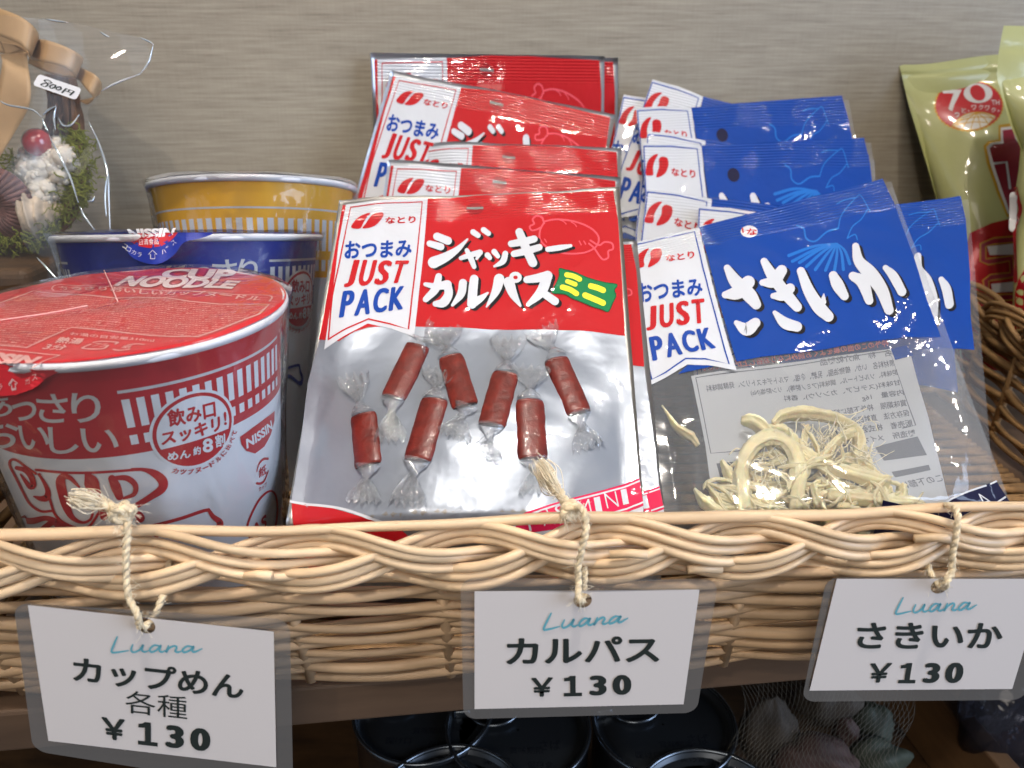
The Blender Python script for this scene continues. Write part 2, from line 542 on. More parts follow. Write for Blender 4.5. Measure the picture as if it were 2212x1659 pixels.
class Art:
    """flat print in surface coordinates"""
    def __init__(self):
        self.items = []                               # (layer, material key, V2, F)

    def poly(self, pts, m, layer=1, holes=(), smooth=0):
        if smooth: pts = spline(pts, smooth, True)
        loops = [np.asarray(pts, float)] + [np.asarray(h, float) for h in holes]
        tri = tessellate_polygon([[Vector((p[0], p[1], 0)) for p in l] for l in loops])
        self.items.append((layer, m, np.concatenate(loops), [list(t) for t in tri]))

    def stroke(self, pts, w, m, layer=2, cv=None, n=6, cap=True, smooth=True, off=(0, 0)):
        """brush stroke; widths per point; cv maps the finished outline to surface coordinates"""
        P = np.asarray(pts, float)
        W = np.full(len(P), float(w)) if np.ndim(w) == 0 else np.asarray(w, float)
        A = np.concatenate([P, W[:, None]], 1)
        A = spline(A, n) if smooth else A
        P, W = A[:, :2] + np.array(off), np.abs(A[:, 2]) / 2
        T = np.gradient(P, axis=0); T /= np.maximum(np.linalg.norm(T, axis=1, keepdims=True), 1e-9)
        N = np.stack([-T[:, 1], T[:, 0]], 1)
        k = len(P)
        V = list(P + N * W[:, None]) + list(P - N * W[:, None])
        F = [[i, i + 1, k + i + 1, k + i] for i in range(k - 1)]
        if cap:
            for e, sg in ((0, -1), (k - 1, 1)):
                b = len(V)
                for a in np.linspace(math.pi / 2, -math.pi / 2, 9)[1:-1]:
                    V.append(P[e] + W[e] * (sg * math.cos(a) * T[e] + math.sin(a) * N[e]))
                F.append([e] + list(range(b, b + 7)) + [k + e])
        V = np.array(V)
        if cv: V = cv(V)
        self.items.append((layer, m, V, F))

    def text(self, body, quad, m, layer=3, bold=0.0, mirror=False, fat=None):
        """bold kana and kanji: shifted copies, each a hair above the last"""
        q = np.asarray(quad, float)
        if fat is None and bold >= 0.02 and any(ord(c) > 0x2000 for c in body) and len(body) < 9:
            fat = (bold, bold)
        if fat is not None:
            V, F, sz = glyphs(body, 0.0)
            em = np.array(fat) / np.array(sz)
            for k in range(6):
                a = math.pi / 3 * k
                W = (V + em * np.array([math.cos(a), math.sin(a)])) * (1 - 2 * em) + em
                self._lay(W, F, q, m, layer, mirror)
            return
        V, F, _ = glyphs(body, bold)
        self._lay(V, F, q, m, layer, mirror)

    def word(self, body, quad, widths, m, layer, fat):
        """capitals squeezed to one height, letter by letter"""
        q = np.asarray(quad, float)
        tot = sum(widths); x = 0.0
        for ch, w in zip(body, widths):
            x0, x1 = x / tot, (x + w * 0.93) / tot; x += w
            self.text(ch, [q[0] * (1 - x0) + q[1] * x0, q[0] * (1 - x1) + q[1] * x1, q[3] * (1 - x1) + q[2] * x1, q[3] * (1 - x0) + q[2] * x0], m, layer, fat=fat)

    def digits(self, body, quad, m, layer=3):
        """wide bold numerals, the 1 with a foot"""
        q = np.asarray(quad, float)
        n = len(body)
        for i, ch in enumerate(body):
            x0, x1 = (i + (.10 if ch == '1' else .0)) / (n - .07), (i + .93) / (n - .07)
            x0, x1 = ((0.0, 0.27), (0.36, 0.645), (0.70, 1.0))[i]
            qq = [q[0] * (1 - x0) + q[1] * x0, q[0] * (1 - x1) + q[1] * x1, q[3] * (1 - x1) + q[2] * x1, q[3] * (1 - x0) + q[2] * x0]
            if ch == '1':
                for part in ([(.36, 0), (.66, 0), (.66, .84), (.36, .84)], [(.36, 0), (.37, .24), (.04, .26), (.04, .10), (.25, .07)], [(.02, .83), (1, .83), (1, 1), (.02, 1)]):
                    self._lay(np.array(part), [list(range(len(part)))], np.array(qq), m, layer, False)
            else:
                self.text(ch, qq, m, layer, fat=(.06, .035))

    def _lay(self, V, F, q, m, layer, mirror):
        u = 1 - V[:, :1] if mirror else V[:, :1]
        v = V[:, 1:]
        self.items.append((layer, m, (q[0] * (1 - u) + q[1] * u) * (1 - v) + (q[3] * (1 - u) + q[2] * u) * v, F))

    def build(self, name, S, parent, maxlen, step=0.00011, base=0.0, sign=-1, scale=None, back=None):
        """scale: metres per surface unit, for the longest edge"""
        mk = []
        VV, FF, MI, UV = [], [], [], []
        n = 0
        for idx, (layer, m, V2, F) in enumerate(self.items):
            if m not in mk: mk.append(m)
            bm = bmesh.new()
            vs = [bm.verts.new((p[0], p[1], 0)) for p in V2]
            for f in F:
                f = list(dict.fromkeys(f))
                if len(f) < 3: continue
                try: bm.faces.new([vs[i] for i in f])
                except ValueError: pass
            bm.normal_update()
            for f in bm.faces:
                if f.normal.z < 0: f.normal_flip()
            bmesh.ops.triangulate(bm, faces=bm.faces[:])
            sc = scale if scale is not None else (1, 1)
            for _ in range(7):
                long = [e for e in bm.edges if math.hypot((e.verts[0].co.x - e.verts[1].co.x) * sc[0], (e.verts[0].co.y - e.verts[1].co.y) * sc[1]) > maxlen]
                if not long: break
                bmesh.ops.subdivide_edges(bm, edges=long, cuts=1)
                bmesh.ops.triangulate(bm, faces=[f for f in bm.faces if len(f.verts) > 3])
            bm.verts.index_update()
            C = np.array([v.co[:2] for v in bm.verts]).reshape(-1, 2)
            if len(C) == 0:
                bm.free(); continue
            P = S(C[:, 0], C[:, 1]) + sign * normals(S, C[:, 0], C[:, 1]) * (base + layer * step + idx * step * 0.01)
            VV.append(P); UV.append(C)
            for f in bm.faces:
                FF.append([v.index + n for v in f.verts]); MI.append(mk.index(m))
            n += len(C)
            bm.free()
        return mesh_obj(name, np.concatenate(VV), FF, [M[k] for k in mk], parent, MI, uv=np.concatenate(UV))

# ------------------------------------------------------------------ the setting: wall, shelf, lower shelf
WY, WK = 0.487, 0.123                                     # wall y = WY + WK x
FLOOR = -0.1905                                           # top of the shelf board


def wall_pt(x, z, d=0.0):
    return np.array([x, WY + WK * x + d, z])


mb = MB()
a, b = wall_pt(-1.2, -0.7), wall_pt(1.2, -0.7)
q = np.array([a, b, b + [0, 0, 1.5], a + [0, 0, 1.5]])
bk = q + np.array([-0.0024, 0.02, 0])
mb.add(np.concatenate([q, bk]), [[0, 1, 2, 3], [7, 6, 5, 4], [0, 4, 5, 1], [1, 5, 6, 2], [2, 6, 7, 3], [3, 7, 4, 0]])
o = mb.build('wall', M['wall'], smooth=False, loc=(0, WY, 0))
o.data.transform(Matrix.Identity(4)); tag(o, kind='structure')
# turn the wallpaper's own axes with the wall
ang = math.atan(WK)
o.data.transform(Matrix.Rotation(-ang, 4, 'Z')); o.rotation_euler.z = ang


def board(name, y_front, k, x0, x1, ztop, thick, m, label=None, cat=None, kind=None):
    mbx = MB()
    f0, f1 = np.array([x0, y_front + k * x0, ztop]), np.array([x1, y_front + k * x1, ztop])
    g0, g1 = wall_pt(x0, ztop, -0.002), wall_pt(x1, ztop, -0.002)
    top = np.array([f0, f1, g1, g0])
    mbx.add(np.concatenate([top, top - [0, 0, thick]]), [[0, 1, 2, 3], [7, 6, 5, 4], [0, 4, 5, 1], [1, 5, 6, 2], [2, 6, 7, 3], [3, 7, 4, 0]])
    ob = mbx.build(name, M[m], smooth=False, loc=tuple(f0))
    bv = ob.modifiers.new('bevel', 'BEVEL'); bv.width = 0.0012; bv.segments = 2
    return tag(ob, label, cat, None, kind)


board('shelf', 0.2025, 0.115, -0.9, 0.9, FLOOR, 0.0165, 'shelfwood', 'brown wooden shelf board the wicker basket stands on', 'shelf', 'thing')
board('lower_shelf', 0.15, 0.115, -0.9, 0.9, -0.372, 0.02, 'bark', 'dark lower shelf board under the tins and netted shells', 'shelf', 'thing')  # dark wood stands in for the dimness under the upper board

# ------------------------------------------------------------------ wicker basket
RIM_Z = -0.1325
RY, RK = 0.1875, 0.052


def rimline(x):
    return np.array([x, RY + RK * x, RIM_Z])


basket = thing('wicker_basket', (0.03, 0.30, FLOOR), 'pale willow basket with a thick plaited rim holding the snack packs and cups', 'basket')
XL, XR = -0.187, 0.252
YB = 0.425


def plait(mb_, A, B, lam, ph0, amp=0.0060, dep=0.0046, rods=3, pitch=0.00272, r=0.00148, normal=(0, -1, 0), step=0.0016, up=(0, 0, 1), peaks=None):
    A, B = np.asarray(A, float), np.asarray(B, float)
    L = np.linalg.norm(B - A); X = (B - A) / L
    Nn = np.asarray(normal, float); Nn = Nn - X * np.dot(Nn, X); Nn /= np.linalg.norm(Nn)
    Zz = np.asarray(up, float)
    x = np.arange(0, L, step)
    if peaks is None:
        th = 2 * math.pi * x / lam + ph0
    else:                                                    # crests of successive strands measured along the rim
        pk = np.asarray(peaks, float)
        n0 = np.interp(x, pk, np.arange(len(pk)))
        n0 = np.where(x < pk[0], (x - pk[0]) / (pk[1] - pk[0]), n0)
        n0 = np.where(x > pk[-1], len(pk) - 1 + (x - pk[-1]) / (pk[-1] - pk[-2]), n0)
        ker = np.ones(25) / 25
        n0 = np.convolve(np.pad(n0, 12, mode='reflect', reflect_type='odd'), ker, 'valid')
        th = math.pi / 2 + n0 * 2 * math.pi / 3
    for k in range(3):
        for j in range(rods):
            t = th - 2 * math.pi * k / 3 + RNG.normal() * 0.035
            sn = np.sin(t)
            z = amp * (sn - 0.06 * np.sin(3 * t)) * (1 + RNG.normal() * 0.03)
            d = dep * np.cos(2 * t + 0.4 * math.pi)
            spread = pitch * (1.02 + 0.10 * np.sin(t + k * 2 + j) + RNG.normal() * 0.05) * (1 + .18 * np.abs(np.cos(t)))
            jj = (j - (rods - 1) / 2) * spread
            wob = 0.00022 * np.sin(x / lam * 9 + RNG.uniform(0, 6)) + RNG.normal() * 0.0001
            P = A + x[:, None] * X + (z + jj + wob)[:, None] * Zz + (d - 0.0003 * (j == 1) + 0.0002 * RNG.normal())[:, None] * Nn
            rr = r * (1 + RNG.normal() * 0.10) * (1 + 0.08 * np.sin(x / lam * 4.2 + RNG.uniform(0, 6)))
            mb_.tube(P, rr, 10)


front_rim = MB()
pk = []
for px_ in (-410, -30, 352, 743, 1075, 1361, 1666, 1940, 2225, 2500, 2780):
    p_ = Uy(px_, 1205, RY, RK); pk.append(np.linalg.norm(p_ - rimline(XL)) * (1 if p_[0] > XL else -1))
plait(front_rim, rimline(XL), rimline(XR), 0.127, 0, peaks=pk)
# the long single rod that closes the top edge
x = np.linspace(XL, XR, 200)
P = np.stack([x, RY + RK * x + 0.003, RIM_Z + 0.0091 + 0.0007 * np.sin(x * 46 + 1) + 0.0003 * np.sin(x * 110)], 1)
front_rim.tube(P, 0.00165 * (1 + 0.12 * np.sin(x * 31)), 10)
for x_, dz, dy, sg in ((-.078, -.0012, -.0045, 1), (.028, .0030, -.0060, 1), (.062, -.0052, -.0035, -1), (.118, .0042, -.0045, 1)):   # cut rod ends
    p_ = rimline(x_) + [0, dy, dz]
    front_rim.tube([p_, p_ + [.006 * sg, -.0006, .0008], p_ + [.0105 * sg, -.0016, .0011]], [.0012, .0013, .0013], 10)
front_rim.build('plaited_rim', M['willow'], basket)

side_rim = MB()
corner = rimline(XR)
back_r = np.array([XR + 0.018, YB + 0.015, RIM_Z + 0.004])
plait(side_rim, corner + [0, 0.003, 0], back_r, 0.12, 0.6, normal=(-1, 0, 0.5), amp=0.007, pitch=0.0032, r=0.0017)
cl = rimline(XL)
back_l = np.array([XL - 0.01, YB - 0.03, RIM_Z + 0.004])
plait(side_rim, cl + [0, 0.003, 0], back_l, 0.12, 0.9, normal=(1, 0, 0.5), amp=0.007, pitch=0.0032, r=0.0017)
plait(side_rim, back_l, back_r, 0.14, 0.2, normal=(0, -1, 0.4), step=0.004)
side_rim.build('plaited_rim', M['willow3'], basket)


def weave(mb_, T0, T1, B0, B1, rows, stakes, r=0.00165, depth=0.0022, normal=(0, -1, 0), mi=0):
    """horizontal rods in front of and behind upright stakes"""
    T0, T1, B0, B1 = (np.asarray(v, float) for v in (T0, T1, B0, B1))
    Nn = np.asarray(normal, float)
    u = np.linspace(0, 1, int(stakes * 10))
    for i in range(rows):
        v = (i + 0.5) / rows
        A = T0 * (1 - v) + B0 * v; B = T1 * (1 - v) + B1 * v
        ph = math.pi * (i % 2) + RNG.normal() * 0.15
        lift = 0.0008 * np.sin(u * stakes * 2.1 + RNG.uniform(0, 6)) + 0.0005 * np.sin(u * stakes * 0.7 + RNG.uniform(0, 6))
        P = A + u[:, None] * (B - A) + (depth * np.cos(math.pi * u * stakes + ph))[:, None] * Nn + lift[:, None] * np.array([0, 0, 1.0])
        rr = r * (1 + 0.2 * np.sin(u * stakes * 1.57 + RNG.uniform(0, 6)) + RNG.normal() * 0.05)
        mb_.tube(P, np.clip(rr, 0.0010, 0.0025), 8, mi)
    for k in range(int(stakes)):
        uu = (k + 0.5) / stakes
        mb_.tube([T0 + (T1 - T0) * uu + [0, 0, 0.006], B0 + (B1 - B0) * uu], 0.0020, 8, mi)


fw = MB()
top_in = np.array([0, 0.003, -0.010]); bot = np.array([0, 0.0115, 0])
L0, R0 = rimline(XL), rimline(XR)
weave(fw, L0 + top_in, R0 + top_in, np.array([XL + .006, L0[1] + .0115, FLOOR + .003]), np.array([XR - .006, R0[1] + .0115, FLOOR + .003]), 14, 9.3)
fw.build('woven_front', M['willow2'], basket)
for (A, B, nn) in ((corner + [0, .004, -0.004], back_r + [0, 0, -.004], (-1, 0, 0)), (cl + [0, .004, -.004], back_l + [0, 0, -.004], (1, 0, 0)), (back_l + [0, 0, -.004], back_r + [0, 0, -.004], (0, -1, 0))):
    w = MB()
    ins = np.array(nn) * 0.004
    Bb = lambda P: np.array([P[0], P[1], FLOOR + 0.003]) + ins
    weave(w, A, B, Bb(A), Bb(B), 13, 6.3, normal=nn, r=0.0018, depth=0.0024)
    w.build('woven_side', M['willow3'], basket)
w = MB()
for i in range(44):
    yy = 0.206 + i * 0.005
    u_ = np.linspace(XL + .008, XR - .004, 60)
    w.tube(np.stack([u_, yy + 0.03 * (u_ + .18) * 0 + 0.05 * u_ * (1 - i / 44), FLOOR + 0.0022 + 0.0012 * np.cos(u_ * 70 + math.pi * (i % 2))], 1), 0.0018, 6)
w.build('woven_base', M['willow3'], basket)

# ------------------------------------------------------------------ noodle cups
CR = crop(1060, 570, 0.41591)          # header of the front red pack
C4 = crop(900, 950, 0.54250)           # lower half of it
C3 = crop(900, 100, 0.60271)           # stack of red packs
CB = crop(2000, 700, 0.40687)          # header of the front blue pack
CK = crop(1940, 220, 0.38879)          # stack of blue packs
CS = crop(1950, 1000, 0.59403)         # window of the front blue pack
C19 = crop(1900, 200, 0.61664)
CL_ = crop(0, 1200, 0.31353)           # red cup, lower left
CG = crop(440, 1200, 0.31344)          # red cup, lower right
CQ = crop(0, 840, 0.21700)             # red lid, left
CT = crop(440, 880, 0.23508)           # red lid, right
C2 = crop(0, 800, 0.54259)             # red cup, whole
C1 = crop(0, 0, 0.54259)               # top left quarter
CW1 = crop(0, 0, 0.25316)              # gift bag, top
CW2 = crop(0, 400, 0.30140)            # gift bag, bottom
CY7 = crop(2800, 100, 0.30130)         # green bags, top
CY8 = crop(2800, 600, 0.42182)         # green bags, bottom


class Cup:
    def __init__(self, top, R, H, rb, lean=(0, 0), face=0.0):
        self.top = np.asarray(top, float); self.R = R; self.H = H; self.rb = rb
        ax = np.array([lean[0], lean[1], 1.0]); ax /= np.linalg.norm(ax)
        f = np.array([math.sin(face), -math.cos(face), 0]); f -= ax * np.dot(f, ax); f /= np.linalg.norm(f)
        self.ax, self.f, self.r = ax, f, np.cross(ax, f) * 1.0
        self.base = self.top - ax * H

    def S(self, s, t):                                     # s: arc length at the top radius / R = angle; t: 0 lip .. 1 foot
        s = np.asarray(s, float); t = np.asarray(t, float)
        r = (self.R - 0.0022) * (1 - t) + self.rb * t
        r = r + 0.0022 * np.exp(-np.clip(t, 0, 9) * 26) * 0.4
        return self.top - self.ax * (t * self.H)[..., None] + r[..., None] * (np.cos(s)[..., None] * self.f + np.sin(s)[..., None] * self.r)

    def lid(self, s, t):                                   # s right, t towards the viewer, in metres
        s = np.asarray(s, float); t = np.asarray(t, float)
        rr = np.sqrt(s * s + t * t) / self.R
        z = 0.0008 + 0.0007 * (1 - np.clip(rr, 0, 1) ** 2) + 0.00035 * np.sin(s * 160 + 1) * np.sin(t * 120)
        return self.top + s[..., None] * self.r + t[..., None] * self.f + z[..., None] * self.ax

    def build(self, name, label, colkey, group, lidkey):
        th = thing(name, tuple(self.base), label, 'noodle cup', group)
        ns, nt = 97, 26
        V, F = grid(self.S, -math.pi, math.pi, 0, 1, ns, nt)
        mb_ = MB(); mb_.add(V, F)
        c = len(V) - ns
        mb_.add(np.concatenate([V[c:], [self.base]]), [[i, i + 1, ns] for i in range(ns - 1)])
        mb_.build('cup_body', M['cupwhite'], th)
        a_ = np.linspace(0, 2 * np.pi, 120)
        rm = MB(); rm.tube(self.top + (self.R - 0.0008) * (np.cos(a_)[:, None] * self.f + np.sin(a_)[:, None] * self.r) - self.ax * 0.0009, 0.0016, 10, caps=False)
        rm.build('rolled_rim', M['rim'], th)
        rr = np.linspace(0, self.R + 0.0001, 22)
        V, F = [], []
        for i, q_ in enumerate(rr):
            aa = np.linspace(0, 2 * np.pi, 96, endpoint=False)
            V.append(self.lid(q_ * np.sin(aa), q_ * np.cos(aa)))
        for i in range(21):
            for j in range(96):
                F.append([i * 96 + j, (i + 1) * 96 + j, (i + 1) * 96 + (j + 1) % 96, i * 96 + (j + 1) % 96])
        mesh_obj('lid', np.concatenate(V), F, M[lidkey], th)
        return th


scR = 0.0507


def cup_inv(cup, cv, pts, s0=0.2, t0=0.4):
    return inv(cup.S, cv(pts), s0, t0)


GC = 'noodle cups in the basket'
red = Cup((-0.1262, 0.2386, -0.0733), 0.0509, 0.1165, 0.0368)
red_o = red.build('noodle_cup', 'red and white noodle cup nearest the camera, full red lid seen from above', 'cupred', GC, 'lid')
R_ = lambda pts, s0=0.2, t0=0.4: cup_inv(red, CL_, pts, s0, t0)
G_ = lambda pts, s0=0.7, t0=0.4: cup_inv(red, CG, pts, s0, t0)
T2_ = lambda pts, s0=0.5, t0=0.3: cup_inv(red, C2, pts, s0, t0)

band_t = R_([[1000, 828]])[0, 1]
line_t = T2_([[1000, 775]])[0, 1]
st_top = [T2_([[1390, 700]])[0, 1], T2_([[1390, 862]])[0, 1]]
sq = [T2_([[1400, 900]])[0, 1], T2_([[1400, 955]])[0, 1]]
e0 = R_([[1240, 280]])[0, 0]; e1 = R_([[1390, 255]])[0, 0]
pit = e1 - e0
wst = (R_([[1325, 275]])[0, 0] - e0)
badge_l = G_([[140, 600]])[0]; badge_r = G_([[945, 420]])[0]
bt = G_([[560, 168]])[0]; bb = G_([[520, 918]])[0]
bc = np.array([(badge_l[0] + badge_r[0]) / 2, (bt[1] + bb[1]) / 2])
brx = abs(badge_r[0] - badge_l[0]) / 2; bry = abs(bb[1] - bt[1]) / 2


def arc(c, rx, ry, a0=0, a1=2 * math.pi, n=48):
    aa = np.linspace(a0, a1, n)
    return np.stack([c[0] + rx * np.cos(aa), c[1] + ry * np.sin(aa)], 1)


def cup_print(kband, words=True, kred='cupred'):
    """band, stripes, badge and lettering in the red cup's own coordinates"""
    band, letters, badge, logo = Art(), Art(), Art(), Art()
    s0, s1 = -math.pi, math.pi
    # stripes only in two sectors left and right of the lettering
    n = 64
    tt = 0.012
    band.poly([(s0 + (s1 - s0) * k / n, tt) for k in range(n + 1)] + [(s1 - (s1 - s0) * k / n, band_t) for k in range(n + 1)], kband, 1)
    for base, cnt, dr in ((e0, 16, 1), (-e0 - 0.95, 14, -1)):
        end = base + dr * pit * (cnt - 0.4)
        a_, b_ = min(base, end) - 0.01, max(base, end)
        m_ = 24
        band.poly([(a_ + (b_ - a_) * k / m_, line_t - .004) for k in range(m_ + 1)] + [(b_ - (b_ - a_) * k / m_, line_t + .004) for k in range(m_ + 1)], 'cuptxt', 2)
        for k in range(cnt):
            x0 = base + dr * k * pit
            if dr < 0: x0 -= wst
            band.poly([(x0, st_top[0]), (x0 + wst, st_top[0]), (x0 + wst, st_top[1]), (x0, st_top[1])], 'cupwhite', 2)
            band.poly([(x0, sq[0]), (x0 + wst, sq[0]), (x0 + wst, sq[1]), (x0, sq[1])], 'cupwhite', 2)
    if words:
        for ch, q_ in (('あ', [(-160, 190), (130, 190), (135, 400), (-130, 400)]), ('っ', [(125, 250), (375, 250), (375, 445), (125, 445)]),
                       ('さ', [(365, 165), (690, 175), (700, 465), (400, 465)]), ('り', [(715, 165), (1020, 165), (1030, 465), (740, 465)]),
                       ('お', [(-130, 430), (185, 430), (225, 715), (-90, 715)]), ('い', [(185, 495), (490, 500), (520, 735), (225, 735)]),
                       ('し', [(485, 510), (790, 510), (810, 780), (515, 780)]), ('い', [(815, 525), (1190, 525), (1215, 765), (840, 765)])):
            letters.text(ch, R_(q_, -0.6, 0.3), 'cuptxt', 2, 0.012)
    badge.poly(arc(bc, brx * 1.07, bry * 1.07), 'cupwhite', 3)
    badge.poly(arc(bc, brx, bry), kred, 4)
    chord0 = math.asin(0.32)
    ch_ = arc(bc, brx * 0.91, bry * 0.91, math.pi - chord0, 2 * math.pi + chord0, 40)
    badge.poly(ch_, 'cupwhite', 5)
    badge.text('飲み口', G_([(280, 335), (770, 225), (785, 405), (310, 510)]), kred, 6, 0.035)
    badge.text('スッキリ', G_([(225, 560), (820, 390), (830, 545), (235, 700)]), kred, 6, 0.04)
    badge.text('!', G_([(858, 355), (885, 350), (893, 485), (865, 490)]), kred, 6, 0.02)
    badge.text('めん', G_([(290, 765), (525, 730), (530, 815), (300, 850)]), 'cupwhite', 6, 0.035)
    badge.text('約', G_([(550, 710), (628, 695), (632, 780), (555, 800)]), 'cupwhite', 6, 0.03)
    badge.text('8', G_([(645, 630), (750, 615), (755, 755), (650, 770)]), 'cupwhite', 6, 0.03)
    badge.text('割', G_([(770, 590), (872, 570), (878, 695), (778, 720)]), 'cupwhite', 6, 0.03)
    word = 'カップヌードルに比べて'
    for i, ch in enumerate(word):
        a_ = math.radians(122 - i * 9.6)
        p = bc + np.array([brx * 1.17 * math.cos(a_), bry * 1.17 * math.sin(a_)])
        ex = np.array([brx * math.sin(a_), -bry * math.cos(a_)]) * 0.075; ey = np.array([brx * math.cos(a_), bry * math.sin(a_)]) * 0.075
        k = 1.0 if ch not in 'ー' else 0.25
        badge.text(ch, [p - ex - ey * k, p + ex - ey * k, p + ex + ey * k, p - ex + ey * k], kred, 3, 0.02)
    # maker's shield, paper mark, oval mark
    logo.poly(G_([(1033, 612), (1160, 520), (1280, 430), (1383, 348), (1380, 450), (1345, 590), (1280, 710), (1185, 782), (1095, 755), (1048, 690)]), kred, 2)
    logo.text('NISSIN', G_([(1090, 635), (1345, 440), (1362, 530), (1098, 735)], 0.9, 0.4), 'cupwhite', 3, 0.035)
    logo.text('紙', G_([(1222, 935), (1298, 885), (1303, 990), (1228, 1035)], 0.95, 0.6), kred, 2, 0.02)
    logo.stroke(G_([(1205, 960), (1225, 890), (1270, 840), (1320, 835)], 0.95, 0.6), 0.008, kred, 2)
    logo.stroke(G_([(1200, 1085), (1245, 1085), (1285, 1050), (1320, 960)], 0.95, 0.6), 0.008, kred, 2)
    logo.text('カップ', G_([(1222, 1125), (1302, 1070), (1306, 1115), (1226, 1170)], 0.95, 0.6), kred, 2, 0.01)
    cvG = lambda P: G_(P, 0.9, 0.8)
    logo.stroke([(1095, 1560), (1140, 1420), (1230, 1250), (1330, 1165), (1390, 1200), (1412, 1330), (1400, 1480), (1370, 1600)], 20, kred, 2, cvG)
    logo.text('JAS', G_([(1090, 1560), (1300, 1390), (1305, 1560), (1100, 1720)], 0.9, 0.85), kred, 2, 0.03)
    # big outlined word on the white half
    cvL = lambda P: R_(P, -0.4, 0.7)
    for pts, w_ in (
        ([(370, 985), (280, 925), (180, 850), (120, 845), (105, 900), (170, 1030), (240, 1170), (310, 1290), (420, 1365), (540, 1362)], 20),
        ([(175, 925), (265, 950), (325, 1020), (345, 1100), (310, 1115), (250, 1040), (215, 990)], [30, 40, 45, 45, 40, 25, 12]),
        ([(395, 990), (455, 1070), (490, 1160), (480, 1225), (420, 1238), (350, 1215)], [16, 22, 40, 55, 40, 12]),
        ([(370, 945), (640, 972), (900, 975), (1150, 962), (1400, 945), (1531, 952)], 20),
        ([(405, 990), (455, 1090), (510, 1240), (560, 1390), (650, 1480), (790, 1535), (900, 1525), (965, 1450), (1000, 1390)], 20),
        ([(655, 1000), (620, 1060), (640, 1180), (680, 1320), (740, 1430), (840, 1480), (920, 1450), (950, 1370)], [50, 75, 75, 65, 40, 22, 20, 20]),
        ([(655, 1000), (720, 1030), (780, 1090), (810, 1120)], [50, 35, 25, 15]),
        ([(880, 985), (925, 1060), (960, 1160), (1010, 1290), (1060, 1420)], [30, 110, 100, 60, 60]),
        ([(1140, 1035), (1180, 1120), (1215, 1215)], [60, 80, 60]),
        ([(1150, 1030), (1290, 1030), (1375, 1100), (1365, 1190), (1260, 1235)], [30, 45, 45, 35, 20]),
        ([(60, 1450), (320, 1465), (500, 1440), (700, 1560), (900, 1600)], [30, 50, 40, 90, 90]),
        ([(420, 1560), (560, 1470), (600, 1550)], [40, 50, 40]),
    ):
        logo.stroke(pts, np.array(w_) * 1.3, kred, 2, cvL)
    cvG2 = lambda P: G_(P, 0.1, 0.8)
    for pts, w_ in (
        ([(-60, 940), (60, 945), (170, 985), (250, 1060), (240, 1140), (130, 1220), (0, 1300), (-60, 1330)], [22, 30, 60, 75, 65, 50, 45, 45]),
        ([(60, 1535), (250, 1490), (450, 1435), (640, 1370), (715, 1352)], 26),
        ([(715, 1352), (760, 1420), (830, 1480), (810, 1540), (740, 1560), (640, 1545), (520, 1525), (430, 1550), (405, 1620)], [26, 36, 50, 50, 34, 30, 34, 40, 40]),
        ([(-60, 1350), (0, 1400), (30, 1440), (0, 1460)], [40, 60, 60, 40]),
        ([(40, 1560), (120, 1560), (190, 1600)], [70, 60, 50]),
    ):
        logo.stroke(pts, np.array(w_) * 1.3, kred, 2, cvG2)
    return band, letters, badge, logo


def lay(cup, arts, parent, rot=0.0, rev=False):
    S = (lambda s, t: cup.S(np.asarray(s) + rot, t))
    for name, a_ in arts:
        if a_.items:
            a_.build(name, S, parent, 0.0032, 0.00009, 0.00003, -1, (cup.R, cup.H))


band, letters, badge, logo = cup_print('cupred')
lay(red, (('printed_band', band), ('lettering', letters), ('round_badge', badge), ('printed_logo', logo)), red_o)

# lid print
Lq = lambda pts: inv(red.lid, CQ(pts), 0, 0)
Lt = lambda pts: inv(red.lid, CT(pts), 0.02, 0)
L2 = lambda pts: inv(red.lid, C2(pts), 0, 0)
la = Art()
box = np.concatenate([Lq([(-700, 850), (490, 405), (1000, 458), (1700, 512)]), Lt([(0, 290), (350, 297), (700, 347), (1100, 385), (1780, 387), (1640, 520), (1200, 690), (810, 825), (400, 822)]), Lq([(2212, 1062), (1600, 990), (1050, 942), (700, 1095), (390, 1240), (0, 1205), (-600, 1160)])])
box_c = box * 1.0
la.stroke(np.concatenate([box, box[:1]]), 0.0009, 'lidtxt', 1, smooth=False)
fine = ('名称即席カップめん●原材料名油揚げめん小麦粉植物油脂食塩しょうゆ香辛料かやく豚肉卵味付豚ミンチえびねぎスープ糖類'
        '加工でん粉調味料アミノ酸等炭酸カルシウムカラメル色素酸化防止剤ビタミン香料増粘多糖類●内容量●賞味期限●保存方法直射日光を避け常温で保存')


def inside(p, poly_):
    c = False
    n = len(poly_); j = n - 1
    for i in range(n):
        if ((poly_[i][1] > p[1]) != (poly_[j][1] > p[1])) and (p[0] < (poly_[j][0] - poly_[i][0]) * (p[1] - poly_[i][1]) / (poly_[j][1] - poly_[i][1]) + poly_[i][0]):
            c = not c
        j = i
    return c


